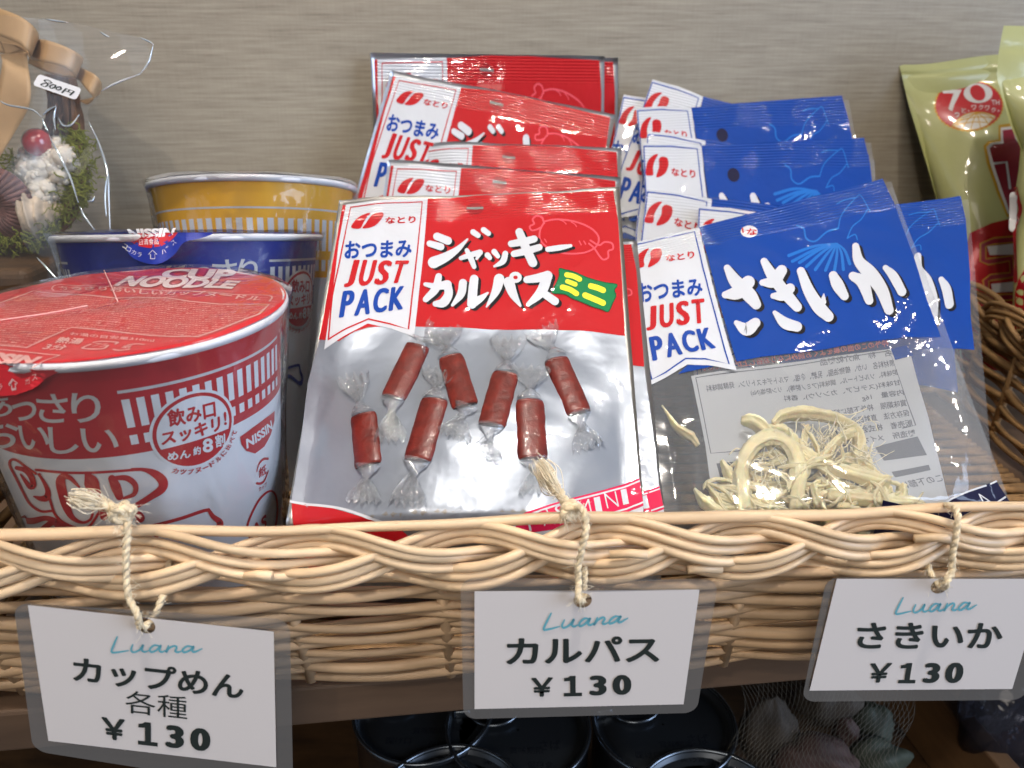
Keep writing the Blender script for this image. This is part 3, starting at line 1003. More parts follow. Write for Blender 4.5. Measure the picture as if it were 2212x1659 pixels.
ia = Art()
ux = Lq([(2000, 800)])[0] - Lq([(400, 700)])[0]; ux /= np.linalg.norm(ux)
uy = np.array([-ux[1], ux[0]])
if uy[1] < 0: uy = -uy
ci = 0
h = 0.00105
for r_ in range(-30, 31):
    for c_ in range(-44, 45):
        p = ux * c_ * h * 1.05 + uy * r_ * h * 1.7
        if inside(p, box) and np.linalg.norm(p) < red.R * 0.93 and p[0] > -0.052:
            d = min(np.linalg.norm(box - p, axis=1))
            if RNG.random() < 0.05: continue
            ch = fine[ci % len(fine)]; ci += 1
            big = 1.0
            e = ux * h * .46 * big; f_ = uy * h * .5 * big
            ia.text(ch, [p - e - f_, p + e - f_, p + e + f_, p - e + f_], 'lidfine', 1, 0.01)
la.text('あっさりおいしいカップヌードル', np.concatenate([Lq([(850, 335)]), Lt([(1700, 285)]), Lt([(1640, 345)]), Lq([(860, 405)])]), 'lidtxt', 2, 0.03)
pill = np.concatenate([Lq([(790, 400), (765, 365), (850, 318), (1200, 330)]), Lt([(0, 175), (600, 205), (1200, 245), (1720, 262), (1815, 290), (1780, 345)])])
la.stroke(pill, 0.0006, 'lidtxt', 1)
for body, q_ in (('NOODLE', np.concatenate([Lq([(1900, 190)]), Lt([(1400, 75), (1270, 185)]), Lq([(1660, 335)])])), ('CUP', np.concatenate([C2(np.array([(965, 113)])), C2(np.array([(1400, 113), (1350, 178), (940, 168)]))]))):
    if body == 'CUP': q_ = inv(red.lid, q_, 0.01, -0.03)
    la.text(body, q_, 'lidplum', 2, 0.11)
    la.text(body, q_, 'lidwhite', 4, 0.05)
la.text('お湯の目安量310ml', Lq([(1040, 1012), (2280, 1118), (2250, 1165), (1030, 1055)]), 'lidtxt', 2, 0.01)
la.text('熱湯', Lq([(880, 1085), (1265, 1108), (1170, 1192), (800, 1172)]), 'lidtxt', 2, 0.03)
la.text('3分', Lq([(720, 1180), (1020, 1205), (930, 1280), (600, 1270)]), 'lidtxt', 2, 0.02)
la.stroke(Lq([(1700, 1190), (1720, 1165), (1500, 1150), (1380, 1165)]), 0.0007, 'lidtxt', 2)
la.stroke(Lq([(1330, 1195), (1225, 1240), (1250, 1258), (1500, 1262), (1590, 1210)]), 0.0007, 'lidtxt', 2)
la.text('プラ', Lq([(1420, 1170), (1600, 1185), (1520, 1240), (1340, 1225)]), 'lidtxt', 2, 0.01)
la.stroke(Lq([(1670, 1270), (1750, 1285), (1900, 1270)]), 0.0006, 'lidtxt', 2)
la.stroke(Lq([(1880, 1205), (2000, 1190), (2120, 1195)]), 0.0006, 'lidtxt', 2)
la.text('紙', Lq([(1840, 1205), (1960, 1215), (1900, 1260), (1770, 1250)]), 'lidtxt', 2, 0.01)
la.text('NISSIN', Lq([(-420, 1290), (640, 1380), (450, 1478), (-640, 1490)]), 'lidtxt', 2, 0.06)
la.stroke(Lq([(-500, 1240), (0, 1270), (400, 1310), (880, 1355)]), 0.0005, 'lidtxt', 2)
la.stroke(Lq([(880, 1355), (650, 1440), (480, 1540)]), 0.0005, 'lidtxt', 2)
lidp = [c for c in red_o.children if c.name.startswith('lid')][0]
la.build('lid_lettering', red.lid, lidp, 0.004, 0.00005, 0.00008, -1)
ia.build('fine_print', red.lid, lidp, 0.01, 0.00002, 0.00006, -1)


def tab(cup, s_c, w_, t1, parent, key, lift=0.0016):
    """pull tab of the lid folded over the rim"""
    def S(s, t):
        s = np.asarray(s, float); t = np.asarray(t, float)
        l = lift * (0.4 + 1.2 * np.clip(t / t1, 0, 1)) + 0.0006 * np.sin(s * 26 + t * 30)
        p = cup.S(s, t)
        rad = np.cos(s)[..., None] * cup.f + np.sin(s)[..., None] * cup.r
        return p + rad * (l + 0.0016)[..., None]
    return S


# red tab at the front edge of the red lid
tabc = cup_inv(red, CQ, [(60, 1640)], -0.6, 0.05)[0]
St = tab(red, tabc[0], 0.5, 0.14, red_o, 'lid')
ta = Art()
tq = lambda pts: np.maximum(inv(St, C2(pts), -0.2, 0.06, 30), [-3, -0.012])
ta.poly(tq([(-260, 600), (-120, 640), (0, 664), (140, 690), (270, 700), (400, 697), (330, 718), (268, 748), (225, 790), (192, 810), (150, 826), (95, 846), (20, 852), (-60, 840), (-160, 800), (-240, 720)]), 'lid', 0)
for ch, x_, y_ in (('ガ', 165, 765), ('ス', 205, 742), ('ラ', 0, 800)):
    ta.text(ch, tq([(x_ - 16, y_ - 14), (x_ + 14, y_ - 24), (x_ + 18, y_ + 10), (x_ - 12, y_ + 20)]), 'lidtxt', 2, 0.0)
ta.stroke(tq([(72, 812), (70, 784), (54, 786), (76, 752), (106, 776), (92, 780), (96, 808), (72, 812)]), 0.006, 'lidtxt', 2, smooth=False)
ta.build('pull_tab', St, red_o, 0.003, 0.0001, 0.0, -1, (red.R, red.H))


def shrink(cup, th, off=0.0016):
    ns, nt = 72, 30
    def S(s, t):
        s = np.asarray(s, float); t = np.asarray(t, float)
        rad = np.cos(s)[..., None] * cup.f + np.sin(s)[..., None] * cup.r
        wr = off * 0.8 + 0.0005 * np.sin(s * 7 + 2 * np.sin(t * 5)) * np.sin(t * 9 + 1) + 0.0004 * np.sin(s * 17 + t * 11)
        wr = np.where((s % (2 * math.pi)) > 0, wr, wr)
        pinch = 0.0012 * np.exp(-t * 30)
        return cup.S(s, t) + rad * (np.abs(wr) + 0.0009 + pinch)[..., None] + cup.ax * (0.0016 * np.exp(-np.clip(t, 0, 1) * 40))[..., None]
    V, F = grid(S, -math.pi, math.pi, 0.0, 1.0, ns, nt)
    mb_ = MB(); mb_.add(V, F)
    rr = np.linspace(0.002, cup.R + 0.0002, 16); V, F = [], []
    for q_ in rr:
        aa = np.linspace(0, 2 * np.pi, 60, endpoint=False)
        V.append(cup.lid(q_ * np.sin(aa), q_ * np.cos(aa)) + cup.ax * (0.0011 + 0.00045 * np.sin(aa * 3 + q_ * 200) * (q_ / cup.R))[:, None])
    for i in range(len(rr) - 1):
        for j in range(60):
            F.append([i * 60 + j, (i + 1) * 60 + j, (i + 1) * 60 + (j + 1) % 60, i * 60 + (j + 1) % 60])
    mb_.add(np.concatenate(V), F)
    return mb_.build('shrink_film', M['shrink'], th)


shrink(red, red_o)
fold = MB()                                               # the two welded film seams across the lid
for a_, b_ in (((1540, 155), (1740, 612)), ((0, 900), (1300, 680))):
    p = Lq([a_, b_]); k = np.linspace(0, 1, 14)[:, None]
    q_ = p[0] * (1 - k) + p[1] * k
    fold.tube(red.lid(q_[:, 0], q_[:, 1]) + red.ax * 0.0014, 0.00022, 6)
fold.build('film_seam', M['lidtxt'], red_o)

# blue cup, leaning back behind the red one
zc_b = 0.356
bt_ = U(420, 511, zc_b)
blue = Cup(bt_, 0.0580, 0.122, 0.0425, (-0.01, 0.215), 0.0)
blue.top = bt_
blue_o = blue.build('noodle_cup', 'blue and white noodle cup standing between the red one and the yellow one', 'cupblue', GC, 'cupblue')
band, letters, badge, logo = cup_print('cupblue', True, 'cupblue')
lay(blue, (('printed_band', band), ('lettering', letters), ('printed_logo', logo)), blue_o, math.radians(33))
_, _, badge, _ = cup_print('cupblue', True, 'cupred')
lay(blue, (('round_badge', badge),), blue_o, math.radians(33))
shrink(blue, blue_o)


def Sb(s, t):                                              # the blue lid's pull tab hangs down the front of the cup; coordinates of the photograph
    s = np.asarray(s, float); t = np.asarray(t, float)
    x_ = (s - 420.0) / FOC * 0.308
    z = 0.3545 - 0.985 * np.sqrt(np.maximum(blue.R ** 2 - x_ ** 2, 1e-5)) - 0.0035 - 0.00004 * np.maximum(t - 512, 0) + 0.0006 * np.sin(s * .09)
    d = np.stack([(s - CX) / FOC, CP + (CY - t) / FOC * SP, (CY - t) / FOC * CP - SP], -1)
    return d * z[..., None]


Bq = lambda pts: C1(pts)
ba = Art()
ba.poly(Bq([(640, 1382), (720, 1372), (880, 1366), (1040, 1366), (1200, 1366), (1250, 1372), (1180, 1400), (1080, 1425), (1030, 1490), (960, 1540), (890, 1552), (810, 1530), (755, 1490), (740, 1430), (690, 1405)]), 'cupblue', 0, smooth=3)
ba.poly(Bq([(722, 1372), (1045, 1366), (1010, 1410), (950, 1445), (880, 1458), (810, 1445), (755, 1410)]), 'cupred', 2)
ba.text('NISSIN', Bq([(745, 1345), (1035, 1338), (1010, 1392), (770, 1398)]), 'cupwhite', 3, 0.05)
ba.text('日清食品', Bq([(818, 1405), (930, 1400), (932, 1435), (820, 1440)]), 'cupwhite', 4, 0.0)
for ch, (x_, y_), r_ in (('コ', (735, 1447), .5), ('コ', (757, 1465), .45), ('カ', (787, 1482), .35), ('ラ', (820, 1496), .2), ('ハ', (962, 1478), -.35), ('ガ', (985, 1455), -.5), ('ス', (1020, 1425), -.6)):
    c_, s_ = math.cos(r_) * 13, math.sin(r_) * 13
    P_ = np.array([x_, y_], float)
    ba.text(ch, Bq([P_ + (-c_ + s_, -s_ - c_), P_ + (c_ + s_, s_ - c_), P_ + (c_ - s_, s_ + c_), P_ + (-c_ - s_, -s_ + c_)]), 'cuptxt', 3, 0.0)
ba.stroke(Bq([(885, 1520), (885, 1495), (872, 1495), (897, 1470), (922, 1495), (910, 1495), (910, 1520), (885, 1520)]), 1.5, 'cuptxt', 3, smooth=False)
ba.build('pull_tab', Sb, blue_o, 0.003, 0.0001, 0.0, -1, (.3 / FOC, .3 / FOC))

yt = U(552, 408, 0.385)
yel = Cup(yt, 0.0500, 0.105, 0.0372, (-0.02, 0.27), 0.0)
yel_o = yel.build('noodle_cup', 'yellow noodle cup tipped back against the wall behind the blue one', 'cupyellow', GC, 'rim')
ya = Art()
n = 64
ya.poly([(-math.pi + 2 * math.pi * k / n, 0.014) for k in range(n + 1)] + [(math.pi - 2 * math.pi * k / n, 0.43) for k in range(n + 1)], 'cupyellow', 1)
ya.poly([(-1.5 + 3 * k / n, 0.125) for k in range(n + 1)] + [(1.5 - 3 * k / n, 0.133) for k in range(n + 1)], 'cuptxt', 2)
for k in range(-15, 16):
    x0 = k * 0.0985 + 0.02
    ya.poly([(x0, 0.172), (x0 + .058, 0.172), (x0 + .058, 0.31), (x0, 0.31)], 'cupwhite', 2)
    ya.poly([(x0, 0.35), (x0 + .058, 0.35), (x0 + .058, 0.40), (x0, 0.40)], 'cupwhite', 2)
ya.build('printed_band', yel.S, yel_o, 0.003, 0.00009, 0.00003, -1, (yel.R, yel.H))
shrink(yel, yel_o)

# ------------------------------------------------------------------ flat snack packs
def smooth01(x):
    x = np.clip(x, 0, 1)
    return x * x * (3 - 2 * x)


class Pack:
    """front surface S(s, t): s 0..1 across, t 0..1 down the visible face; beyond t = 1 it bends down into the basket"""
    def __init__(self, TL, TR, BL, BR, tmax=1.12, bulge=0.006, wave=0.0006, seed=0, curl=0.0, t_on=0.45, tail=(0, -0.12, -1.0), hi=0.0002):
        self.c = [np.asarray(v, float) for v in (TL, TR, BL, BR)]
        TL, TR, BL, BR = self.c
        self.w = np.linalg.norm(TR - TL); self.h = np.linalg.norm((BL + BR) / 2 - (TL + TR) / 2)
        X = TR - TL; D = (BL + BR) / 2 - (TL + TR) / 2
        n = np.cross(D, X); n /= np.linalg.norm(n)
        if n[1] > 0: n = -n
        self.n = n; self.X = X / np.linalg.norm(X); self.D = D / np.linalg.norm(D)
        self.tmax = tmax; self.bulge = bulge; self.wave = wave; self.curl = curl; self.t_on = t_on; self.hi = hi
        r = np.random.default_rng(seed)
        self.ph = r.uniform(0, 6.28, 8)
        tl = np.asarray(tail, float); self.tail = tl / np.linalg.norm(tl)

    def plane(self, s, t):
        TL, TR, BL, BR = self.c
        t1 = np.minimum(t, 1.0)
        P = (TL * (1 - s)[..., None] + TR * s[..., None]) * (1 - t1)[..., None] + (BL * (1 - s)[..., None] + BR * s[..., None]) * t1[..., None]
        return P + np.maximum(t - 1, 0)[..., None] * self.h * self.tail

    def fat(self, s, t):
        a = np.clip((s - 0.05) / 0.90, 0, 1); 
        return (np.sin(np.pi * a) ** 0.8) * smooth01((t - self.t_on) / 0.40) * (1 - smooth01((t - self.tmax + 0.14) / 0.12))

    def S(self, s, t):
        s = np.asarray(s, float); t = np.asarray(t, float)
        p = self.ph
        f = self.fat(s, t)
        z = self.bulge * f
        ed = np.clip(np.minimum(s, 1 - s) * 12, 0, 1) * 0.7 + 0.3
        z = z + ed * self.wave * (np.sin(s * 7 + t * 3 + p[0]) + 0.6 * np.sin(t * 13 + s * 4 + p[1]) + 0.5 * np.sin(s * 15 - t * 9 + p[2]))
        z = z + ed * self.hi * np.sin(s * 33 + 5 * np.sin(t * 8 + p[3])) * np.sin(t * 27 + p[4])
        z = z - self.curl * np.clip(1 - s * 3.3, 0, 1) ** 2 * 1.0 - abs(self.curl) * 0.15 * np.clip(1 - t * 5, 0, 1) ** 2
        return self.plane(s, t) + self.n * z[..., None]

    def B(self, s, t):
        s = np.asarray(s, float); t = np.asarray(t, float)
        z = self.S(s, t) 
        return z - self.n * (0.0005 + 1.55 * self.bulge * self.fat(s, t))[..., None]


def leaning(TL, TR, zl, zr, lean, length, **kw):
    """a pack whose top corners are seen at TL and TR, leaning back by `lean` degrees"""
    a, b = U(*TL, zl), U(*TR, zr)
    X = (b - a) / np.linalg.norm(b - a)
    L = math.radians(lean)
    D = np.array([0, -math.sin(L), -math.cos(L)]); D = D - X * np.dot(D, X); D /= np.linalg.norm(D)
    return Pack(a, b, a + D * length, b + D * length, tmax=1.05, **kw)


def body(pk, name, m, parent, ns=46, nt=60):
    V, F = grid(pk.S, 0, 1, 0, pk.tmax, ns, nt)
    V2, F2 = grid(pk.B, 0, 1, 0, pk.tmax, ns, nt)
    mb_ = MB(); n = len(V)
    mb_.add(np.concatenate([V, V2]), F + [[i + n for i in f[::-1]] for f in F2] +
            [[k, k + n, k + n + 1, k + 1] for k in range(ns - 1)] + [[n - ns + k, n - ns + k + 1, 2 * n - ns + k + 1, 2 * n - ns + k] for k in range(ns - 1)] +
            [[j * ns, (j + 1) * ns, (j + 1) * ns + n, j * ns + n] for j in range(nt - 1)] + [[j * ns + ns - 1, j * ns + ns - 1 + n, (j + 1) * ns + ns - 1 + n, (j + 1) * ns + ns - 1] for j in range(nt - 1)])
    return mb_.build(name, m, parent)


# ---- front red pack
P1 = Pack(U(733, 433, .331), U(1337, 404, .331), U(618, 1130, .2555), U(1393, 1125, .2555), 1.20, 0.0085, 0.0006, 3, tail=(0, -0.05, -1.0))
i1 = lambda cv: (lambda pts: inv(P1.S, cv(pts), 0.5, 0.4))
r_, c4_, c3_ = i1(CR), i1(C4), i1(C3)


def ribbon_art(cv, white, border, bk, logo_l, logo_r, nat, ots, just, pack, lw):
    rb, lt = Art(), Art()
    rb.poly(cv(white), 'white', 3)
    rb.stroke(cv(border), lw, bk, 4, smooth=False)
    lt.poly(cv(logo_l), 'red', 5, smooth=4); lt.poly(cv(logo_r), 'red', 5, smooth=4)
    lt.text('なとり', cv(nat), 'red', 5, 0.035)
    lt.text('おつまみ', cv(ots), 'txtblue', 5, 0.035)
    for body_, q_, kk in (('JUST', just, 'red'), ('PACK', pack, 'txtblue')):
        q_ = np.asarray(q_, float)
        lt.word(body_, cv(q_), (.9, 1, 1, .95) if body_ == 'JUST' else (.95, 1.1, 1.05, 1.05), kk, 5, (0.06, 0.02))
    return rb, lt


red_rb, red_lt = ribbon_art(r_, [(105, 200), (730, 152), (690, 640), (625, 1215), (450, 1150), (270, 1112), (110, 1195), (-62, 1310), (0, 900), (50, 480)],
                            [(-30, 1235), (0, 900), (70, 560), (140, 222), (688, 180), (640, 660), (582, 1157), (440, 1115), (275, 1078), (110, 1150), (-30, 1235)], 'red',
                            [(292, 266), (240, 278), (190, 308), (155, 350), (145, 376), (170, 387), (215, 384), (240, 340), (262, 305)],
                            [(385, 264), (345, 265), (310, 277), (280, 310), (255, 350), (230, 384), (275, 383), (325, 365), (368, 325), (392, 285)],
                            [(405, 300), (640, 290), (636, 345), (405, 350)], [(100, 482), (612, 466), (606, 606), (90, 624)],
                            [(122, 624), (602, 630), (548, 800), (70, 840)], [(78, 866), (574, 822), (552, 1003), (45, 1074)], 0.0052)
hd = Art()
top = [(78, 205), (700, 156), (1100, 130), (1500, 112), (2150, 92)]
hd.poly(np.concatenate([r_(top), c3_([(1775, 1000), (1795, 1300), (1812, 1612), (1740, 1603), (1600, 1585), (1400, 1578), (1250, 1580), (1100, 1578), (850, 1566), (600, 1560), (455, 1565), (380, 1590), (300, 1640)]), c4_([(216, 245)]), c3_([(225, 1480), (262, 1250)])]), 'red', 2)
hd.poly(r_(arc((1092, 232), 66, 44)), 'dkred', 3)
hd.poly(r_([(1028, 221), (1156, 218), (1156, 236), (1027, 240)]), 'greyline', 4)
chick = lambda pts, w_=13: hd.stroke(pts, w_, 'paleline', 3, lambda P: r_(P))
chick([(1625, 330), (1700, 315), (1800, 320), (1900, 345), (1990, 390), (2038, 450), (2025, 515), (1960, 560), (1870, 577), (1760, 570), (1650, 530), (1592, 470), (1590, 400), (1625, 330)])
chick([(1622, 345), (1605, 300), (1565, 288), (1533, 315), (1545, 348), (1512, 368), (1525, 398), (1565, 392), (1592, 378)])
chick([(1975, 475), (2040, 512), (2085, 488), (2140, 498), (2148, 540), (2112, 558), (2112, 605), (2075, 622), (2045, 595), (2005, 535), (1965, 500)])
chick([(1740, 318), (1770, 330), (1790, 350)], 8); chick([(1830, 335), (1855, 350), (1870, 370)], 8)
chick([(1890, 480), (1905, 510)], 8); chick([(1925, 480), (1940, 505)], 8); chick([(1625, 465), (1640, 490)], 8)
titl = Art()
for pts, w_ in (
    ([(800, 448), (885, 482)], [58, 62]), ([(745, 503), (830, 528)], [48, 55]),
    ([(1035, 470), (960, 545), (870, 605), (775, 648)], [14, 44, 70, 88]),
    ([(1078, 415), (1115, 440)], [44, 40]), ([(1158, 398), (1195, 425)], [44, 40]),
    ([(985, 615), (1060, 590), (1130, 572)], [34, 42, 46]), ([(1130, 572), (1105, 620)], [44, 20]), ([(1030, 555), (1060, 615), (1085, 680)], [34, 44, 36]),
    ([(1188, 592), (1205, 612)], [44, 36]), ([(1240, 566), (1268, 600)], [44, 34]), ([(1325, 580), (1305, 640), (1240, 678)], [44, 46, 18]),
    ([(1370, 505), (1460, 490), (1545, 468)], [50, 56, 54]), ([(1392, 582), (1490, 560), (1585, 532)], [50, 56, 50]), ([(1433, 415), (1475, 520), (1535, 650)], [60, 66, 68]),
    ([(1650, 548), (1740, 535), (1825, 520)], [40, 42, 24]),
    ([(712, 815), (790, 830), (880, 818)], [30, 50, 70]), ([(880, 815), (890, 890), (850, 955), (790, 965)], [62, 66, 70, 44]), ([(815, 755), (790, 850), (715, 930)], [50, 62, 46]),
    ([(1000, 805), (985, 890), (920, 975)], [62, 60, 22]), ([(1085, 775), (1075, 870), (1068, 965)], [66, 70, 74]), ([(1075, 960), (1140, 920), (1190, 880)], [70, 48, 14]),
    ([(1278, 775), (1250, 870), (1180, 988)], [80, 64, 12]), ([(1352, 800), (1385, 890), (1440, 980)], [84, 66, 18]),
    ([(1490, 780), (1570, 768), (1650, 748)], [54, 66, 70]), ([(1648, 750), (1600, 870), (1500, 968)], [76, 76, 34]), ([(1600, 870), (1655, 910), (1705, 945)], [56, 60, 62]),
):
    titl.stroke(pts, w_, 'white', 6, lambda P: r_(P)); titl.stroke(pts, w_, 'black', 4, lambda P: r_(P), off=(23, 14))
titl.poly(r_(arc((1403, 762), 48, 42)), 'white', 6); titl.poly(r_(arc((1426, 775), 48, 42)), 'black', 4); titl.poly(r_(arc((1403, 763), 17, 14)), 'red', 7)
mini = Art()
gp = [(1737, 694), (1790, 703), (1860, 722), (1960, 765), (2080, 798), (2178, 815), (2160, 858), (2172, 900), (2147, 955), (2112, 1022), (2060, 1005), (1990, 985), (1900, 945), (1830, 918), (1780, 890), (1685, 880), (1700, 835), (1722, 790), (1738, 740)]
mini.poly(r_(gp), 'green', 4, smooth=3)
mini.stroke(spline(gp, 3, True), 7, 'dkgreen', 5, lambda P: r_(P))
for pts, w_ in (([(1795, 742), (1845, 752), (1892, 776)], 38), ([(1800, 792), (1860, 815)], 34), ([(1762, 836), (1820, 855), (1868, 885)], 40), ([(1978, 828), (2030, 842), (2072, 860)], 42), ([(1935, 898), (2010, 930), (2072, 958)], 44)):
    mini.stroke(pts, w_, 'yellow', 6, lambda P: r_(P))
pic = Art()
pic.poly(np.concatenate([c4_([(216, 250), (150, 500), (100, 900), (52, 1200), (690, 1352)]), c4_([(1180, 1352), (2095, 1058), (2075, 800), (2040, 450), (2012, 225), (1500, 150), (600, 160)])]), 'picture', 1)
low = Art()
low.poly(np.concatenate([c4_([(55, 1205), (150, 1214), (300, 1238), (500, 1296), (690, 1352)]), np.array([(0.42, 1.12), (0.05, 1.12)])]), 'red', 2)
low.stroke(c4_([(50, 1198), (300, 1230), (500, 1288), (700, 1350)]), 0.006, 'white', 3)
low.poly(np.concatenate([c4_([(1205, 1332), (1400, 1270), (1650, 1190), (1900, 1125), (2097, 1058), (2122, 1220), (2000, 1266), (1850, 1310), (1700, 1345)]), np.array([(0.66, 1.05), (0.5, 1.05)])]), 'pink', 2)
low.poly(np.concatenate([c4_([(2122, 1222), (2000, 1268), (1850, 1312), (1700, 1347)]), np.array([(0.66, 1.05), (0.66, 1.12), (0.985, 1.12), (0.985, 1.03)])]), 'white', 2)
low.stroke(c4_([(1215, 1345), (1400, 1288), (1650, 1207), (1900, 1142), (2098, 1077)]), 0.004, 'white', 3)
low.stroke(c4_([(2118, 1202), (2000, 1246), (1850, 1290), (1700, 1326)]), 0.004, 'white', 3)
for ch, (x_, y_) in zip('CALPAS MINI', ((1250, 1395), (1320, 1375), (1395, 1345), (1478, 1318), (1562, 1288), (1640, 1262), (0, 0), (1775, 1235), (1852, 1218), (1932, 1190), (2010, 1172))):
    if ch == ' ': continue
    w_ = 26 if ch == 'I' else 36
    low.text(ch, c4_([(x_ - w_ - 10, y_ - 40), (x_ + w_ - 12, y_ - 52), (x_ + w_ + 8, y_ + 36), (x_ - w_ + 10, y_ + 48)]) if ch != 'I' else c4_([(x_ - 26, y_ - 42), (x_ + 10, y_ - 50), (x_ + 26, y_ + 38), (x_ - 10, y_ + 46)]), 'white', 4, -0.012)


GR = 'red sausage snack packs'
red1 = thing('sausage_pack', tuple(P1.S(np.array([.5]), np.array([1.1]))[0]), 'front red sausage pack with its whole silver picture of seven wrapped sausages in view', 'snack pack', GR)
SC = (P1.w, P1.h)


def dress(pk, parent, arts, ml=0.003):
    made = {}
    for name, a_, pa in arts:
        made[name] = a_.build(name, pk.S, made[pa] if pa else parent, ml, 0.00009, 0.00002, -1, (pk.w, pk.h))
    return made


body(P1, 'pouch', M['seal'], red1, 60, 84)
red_set = (('header_panel', hd, None), ('title_lettering', titl, 'header_panel'), ('ribbon_label', red_rb, None), ('ribbon_lettering', red_lt, 'ribbon_label'), ('mini_label', mini, None))
dress(P1, red1, red_set + (('picture_panel', pic, None), ('bottom_band', low, None)))

# printed sausages in twisted wrappers, raised into relief to catch the light
for a_, b_, w_, tw0, tw1 in (
    ((800, 285), (650, 590), 150, (920, 215), (640, 850)), ((985, 350), (1080, 640), 150, (960, 190), (1010, 830)),
    ((1315, 450), (1225, 755), 160, (1330, 250), (1190, 960)), ((1610, 365), (1740, 685), 150, (1520, 190), (1800, 900)),
    ((480, 690), (505, 990), 150, (420, 470), (490, 1210)), ((900, 605), (790, 960), 165, (930, 430), (740, 1230)), ((1450, 610), (1475, 955), 170, (1460, 420), (1500, 1160))):
    A, B = c4_([a_])[0], c4_([b_])[0]
    pa, pb = P1.S(A[:1], A[1:])[0], P1.S(B[:1], B[1:])[0]
    n_ = -normals(P1.S, A[:1], A[1:])[0]
    wd = np.linalg.norm(P1.S(*[v[None] for v in c4_([(a_[0] + w_ / 2, a_[1])])[0]])[0] - P1.S(*[v[None] for v in c4_([(a_[0] - w_ / 2, a_[1])])[0]])[0])
    ax = pb - pa; L_ = np.linalg.norm(ax); ax /= L_
    sd = np.cross(ax, n_)
    V, F = [], []
    nu, nv = 17, 22
    for i in range(nv):
        k = i / (nv - 1)
        e = 1.0 - 0.10 * (abs(2 * k - 1) ** 14)
        c_ = k * L_ + 0.0004 * math.sin(k * 9)
        wob = 1 + 0.012 * math.sin(k * 11 + a_[0]) + 0.01 * math.sin(k * 23 + a_[1])
        bend = 0.0002 * math.sin(k * 3.1 + a_[0])
        Q = c4_([(a_[0] + (b_[0] - a_[0]) * k, a_[1] + (b_[1] - a_[1]) * k)])[0]
        base = pa * (1 - k) + pb * k
        for j in range(nu):
            th_ = math.pi * j / (nu - 1)
            rip = 1 + 0.02 * math.sin(th_ * 6 + k * 3 + a_[1])
            V.append(base + sd * (math.cos(th_) * wd / 2 * wob * e + bend) + n_ * (0.0004 + math.sin(th_) * wd * 0.17 * e * rip))
    for i in range(nv - 1):
        for j in range(nu - 1): F.append([i * nu + j, i * nu + j + 1, (i + 1) * nu + j + 1, (i + 1) * nu + j])
    F.append(list(range(nu))); F.append([(nv - 1) * nu + j for j in range(nu)][::-1])
    sg = mesh_obj('sausage', V, F, M['sausage'], red1)
    for end, tw, out in ((a_, tw0, -1), (b_, tw1, 1)):
        wr = MB()
        e_ = np.array(end, float); t_ = np.array(tw, float); dv = t_ - e_; dl = np.linalg.norm(dv); dv /= dl
        nx = np.array([-dv[1], dv[0]])
        prof = [(0.0, w_ * .50), (0.14, w_ * .38), (0.26, w_ * 0.18), (0.36, w_ * .14), (0.5, w_ * .32), (0.75, w_ * .60), (1.0, w_ * .70)]
        rows = []
        for k, h_ in prof:
            row = []
            for j in range(15):
                u_ = j / 14 * 2 - 1
                rag = 1 + (0.10 * math.sin(j * 2.3 + a_[0]) if k == 1.0 else 0)
                q_ = e_ + dv * dl * k * rag + nx * h_ * u_
                Q = c4_([q_])[0]
                hgt = (0.0009 + (0.0020 * math.sqrt(max(0, 1 - u_ * u_)) if k < .3 else 0.0007 * math.sin(j * 2.1 + k * 5 + a_[1]) + 0.0006))
                row.append(P1.S(Q[:1], Q[1:])[0] + n_ * max(hgt, 0.0003))
            rows.append(row)
        V = np.array(rows).reshape(-1, 3)
        wr.add(V, [[i * 15 + j, i * 15 + j + 1, (i + 1) * 15 + j + 1, (i + 1) * 15 + j] for i in range(len(prof) - 1) for j in range(14)])
        wr.build('twisted_wrapper', M['wrap'], sg)

# ---- the other red packs: parallel planes, each a few millimetres before the one behind
def stack(rows, lean, z_back, length, seed):
    L = math.radians(lean)
    n = np.array([0, -math.cos(L), math.sin(L)])
    out, lev = [], None
    for k, (lab, TL, TR, gap, kw) in enumerate(rows):
        mid = (np.array(TL) + np.array(TR)) / 2
        rm = ray(*mid)
        if lev is None: lev = np.dot(n, rm) * z_back
        else: lev += gap
        zs = [lev / np.dot(n, ray(*p)) for p in (TL, TR)]
        args = dict(bulge=.0018, wave=.0005, seed=seed + k); args.update(kw)
        out.append((lab, leaning(TL, TR, zs[0], zs[1], lean, length, **args)))
    return out


reds = [('second red sausage pack, its edge peeping out beside the front one', Pack(U(770, 560, .338), U(1376, 522, .338), U(668, 1138, .262), U(1437, 1128, .262), 1.2, 0.006, 0.0005, 11, tail=(0, -.05, -1)))]
onwall = lambda p, d: (WY - d) / (ray(*p)[1] - WK * ray(*p)[0])
for lab_, TL_, TR_, d_ in (('rearmost red sausage pack, only a thin edge visible against the wall', (828, 123), (1335, 125), .004),
                           ('dark shaded red sausage pack standing highest in the stack, maker mark hidden', (800, 114), (1306, 121), .009)):
    reds.append((lab_, leaning(TL_, TR_, onwall(TL_, d_), onwall(TR_, d_), 11, .165, bulge=.0015, wave=.0004, seed=int(d_ * 3000))))
reds += stack((
    ('tilted red sausage pack with blue kana half showing, sloping down to one side', (845, 151), (1331, 248), .005, {}),
    ('red sausage pack with a curled corner and an empty white ribbon top', (872, 296), (1343, 318), .006, dict(curl=.010)),
    ('red sausage pack showing a whole maker mark just above the front one', (838, 343), (1341, 383), .005, dict(curl=.001)),
), 35, .4295, .165, 23)
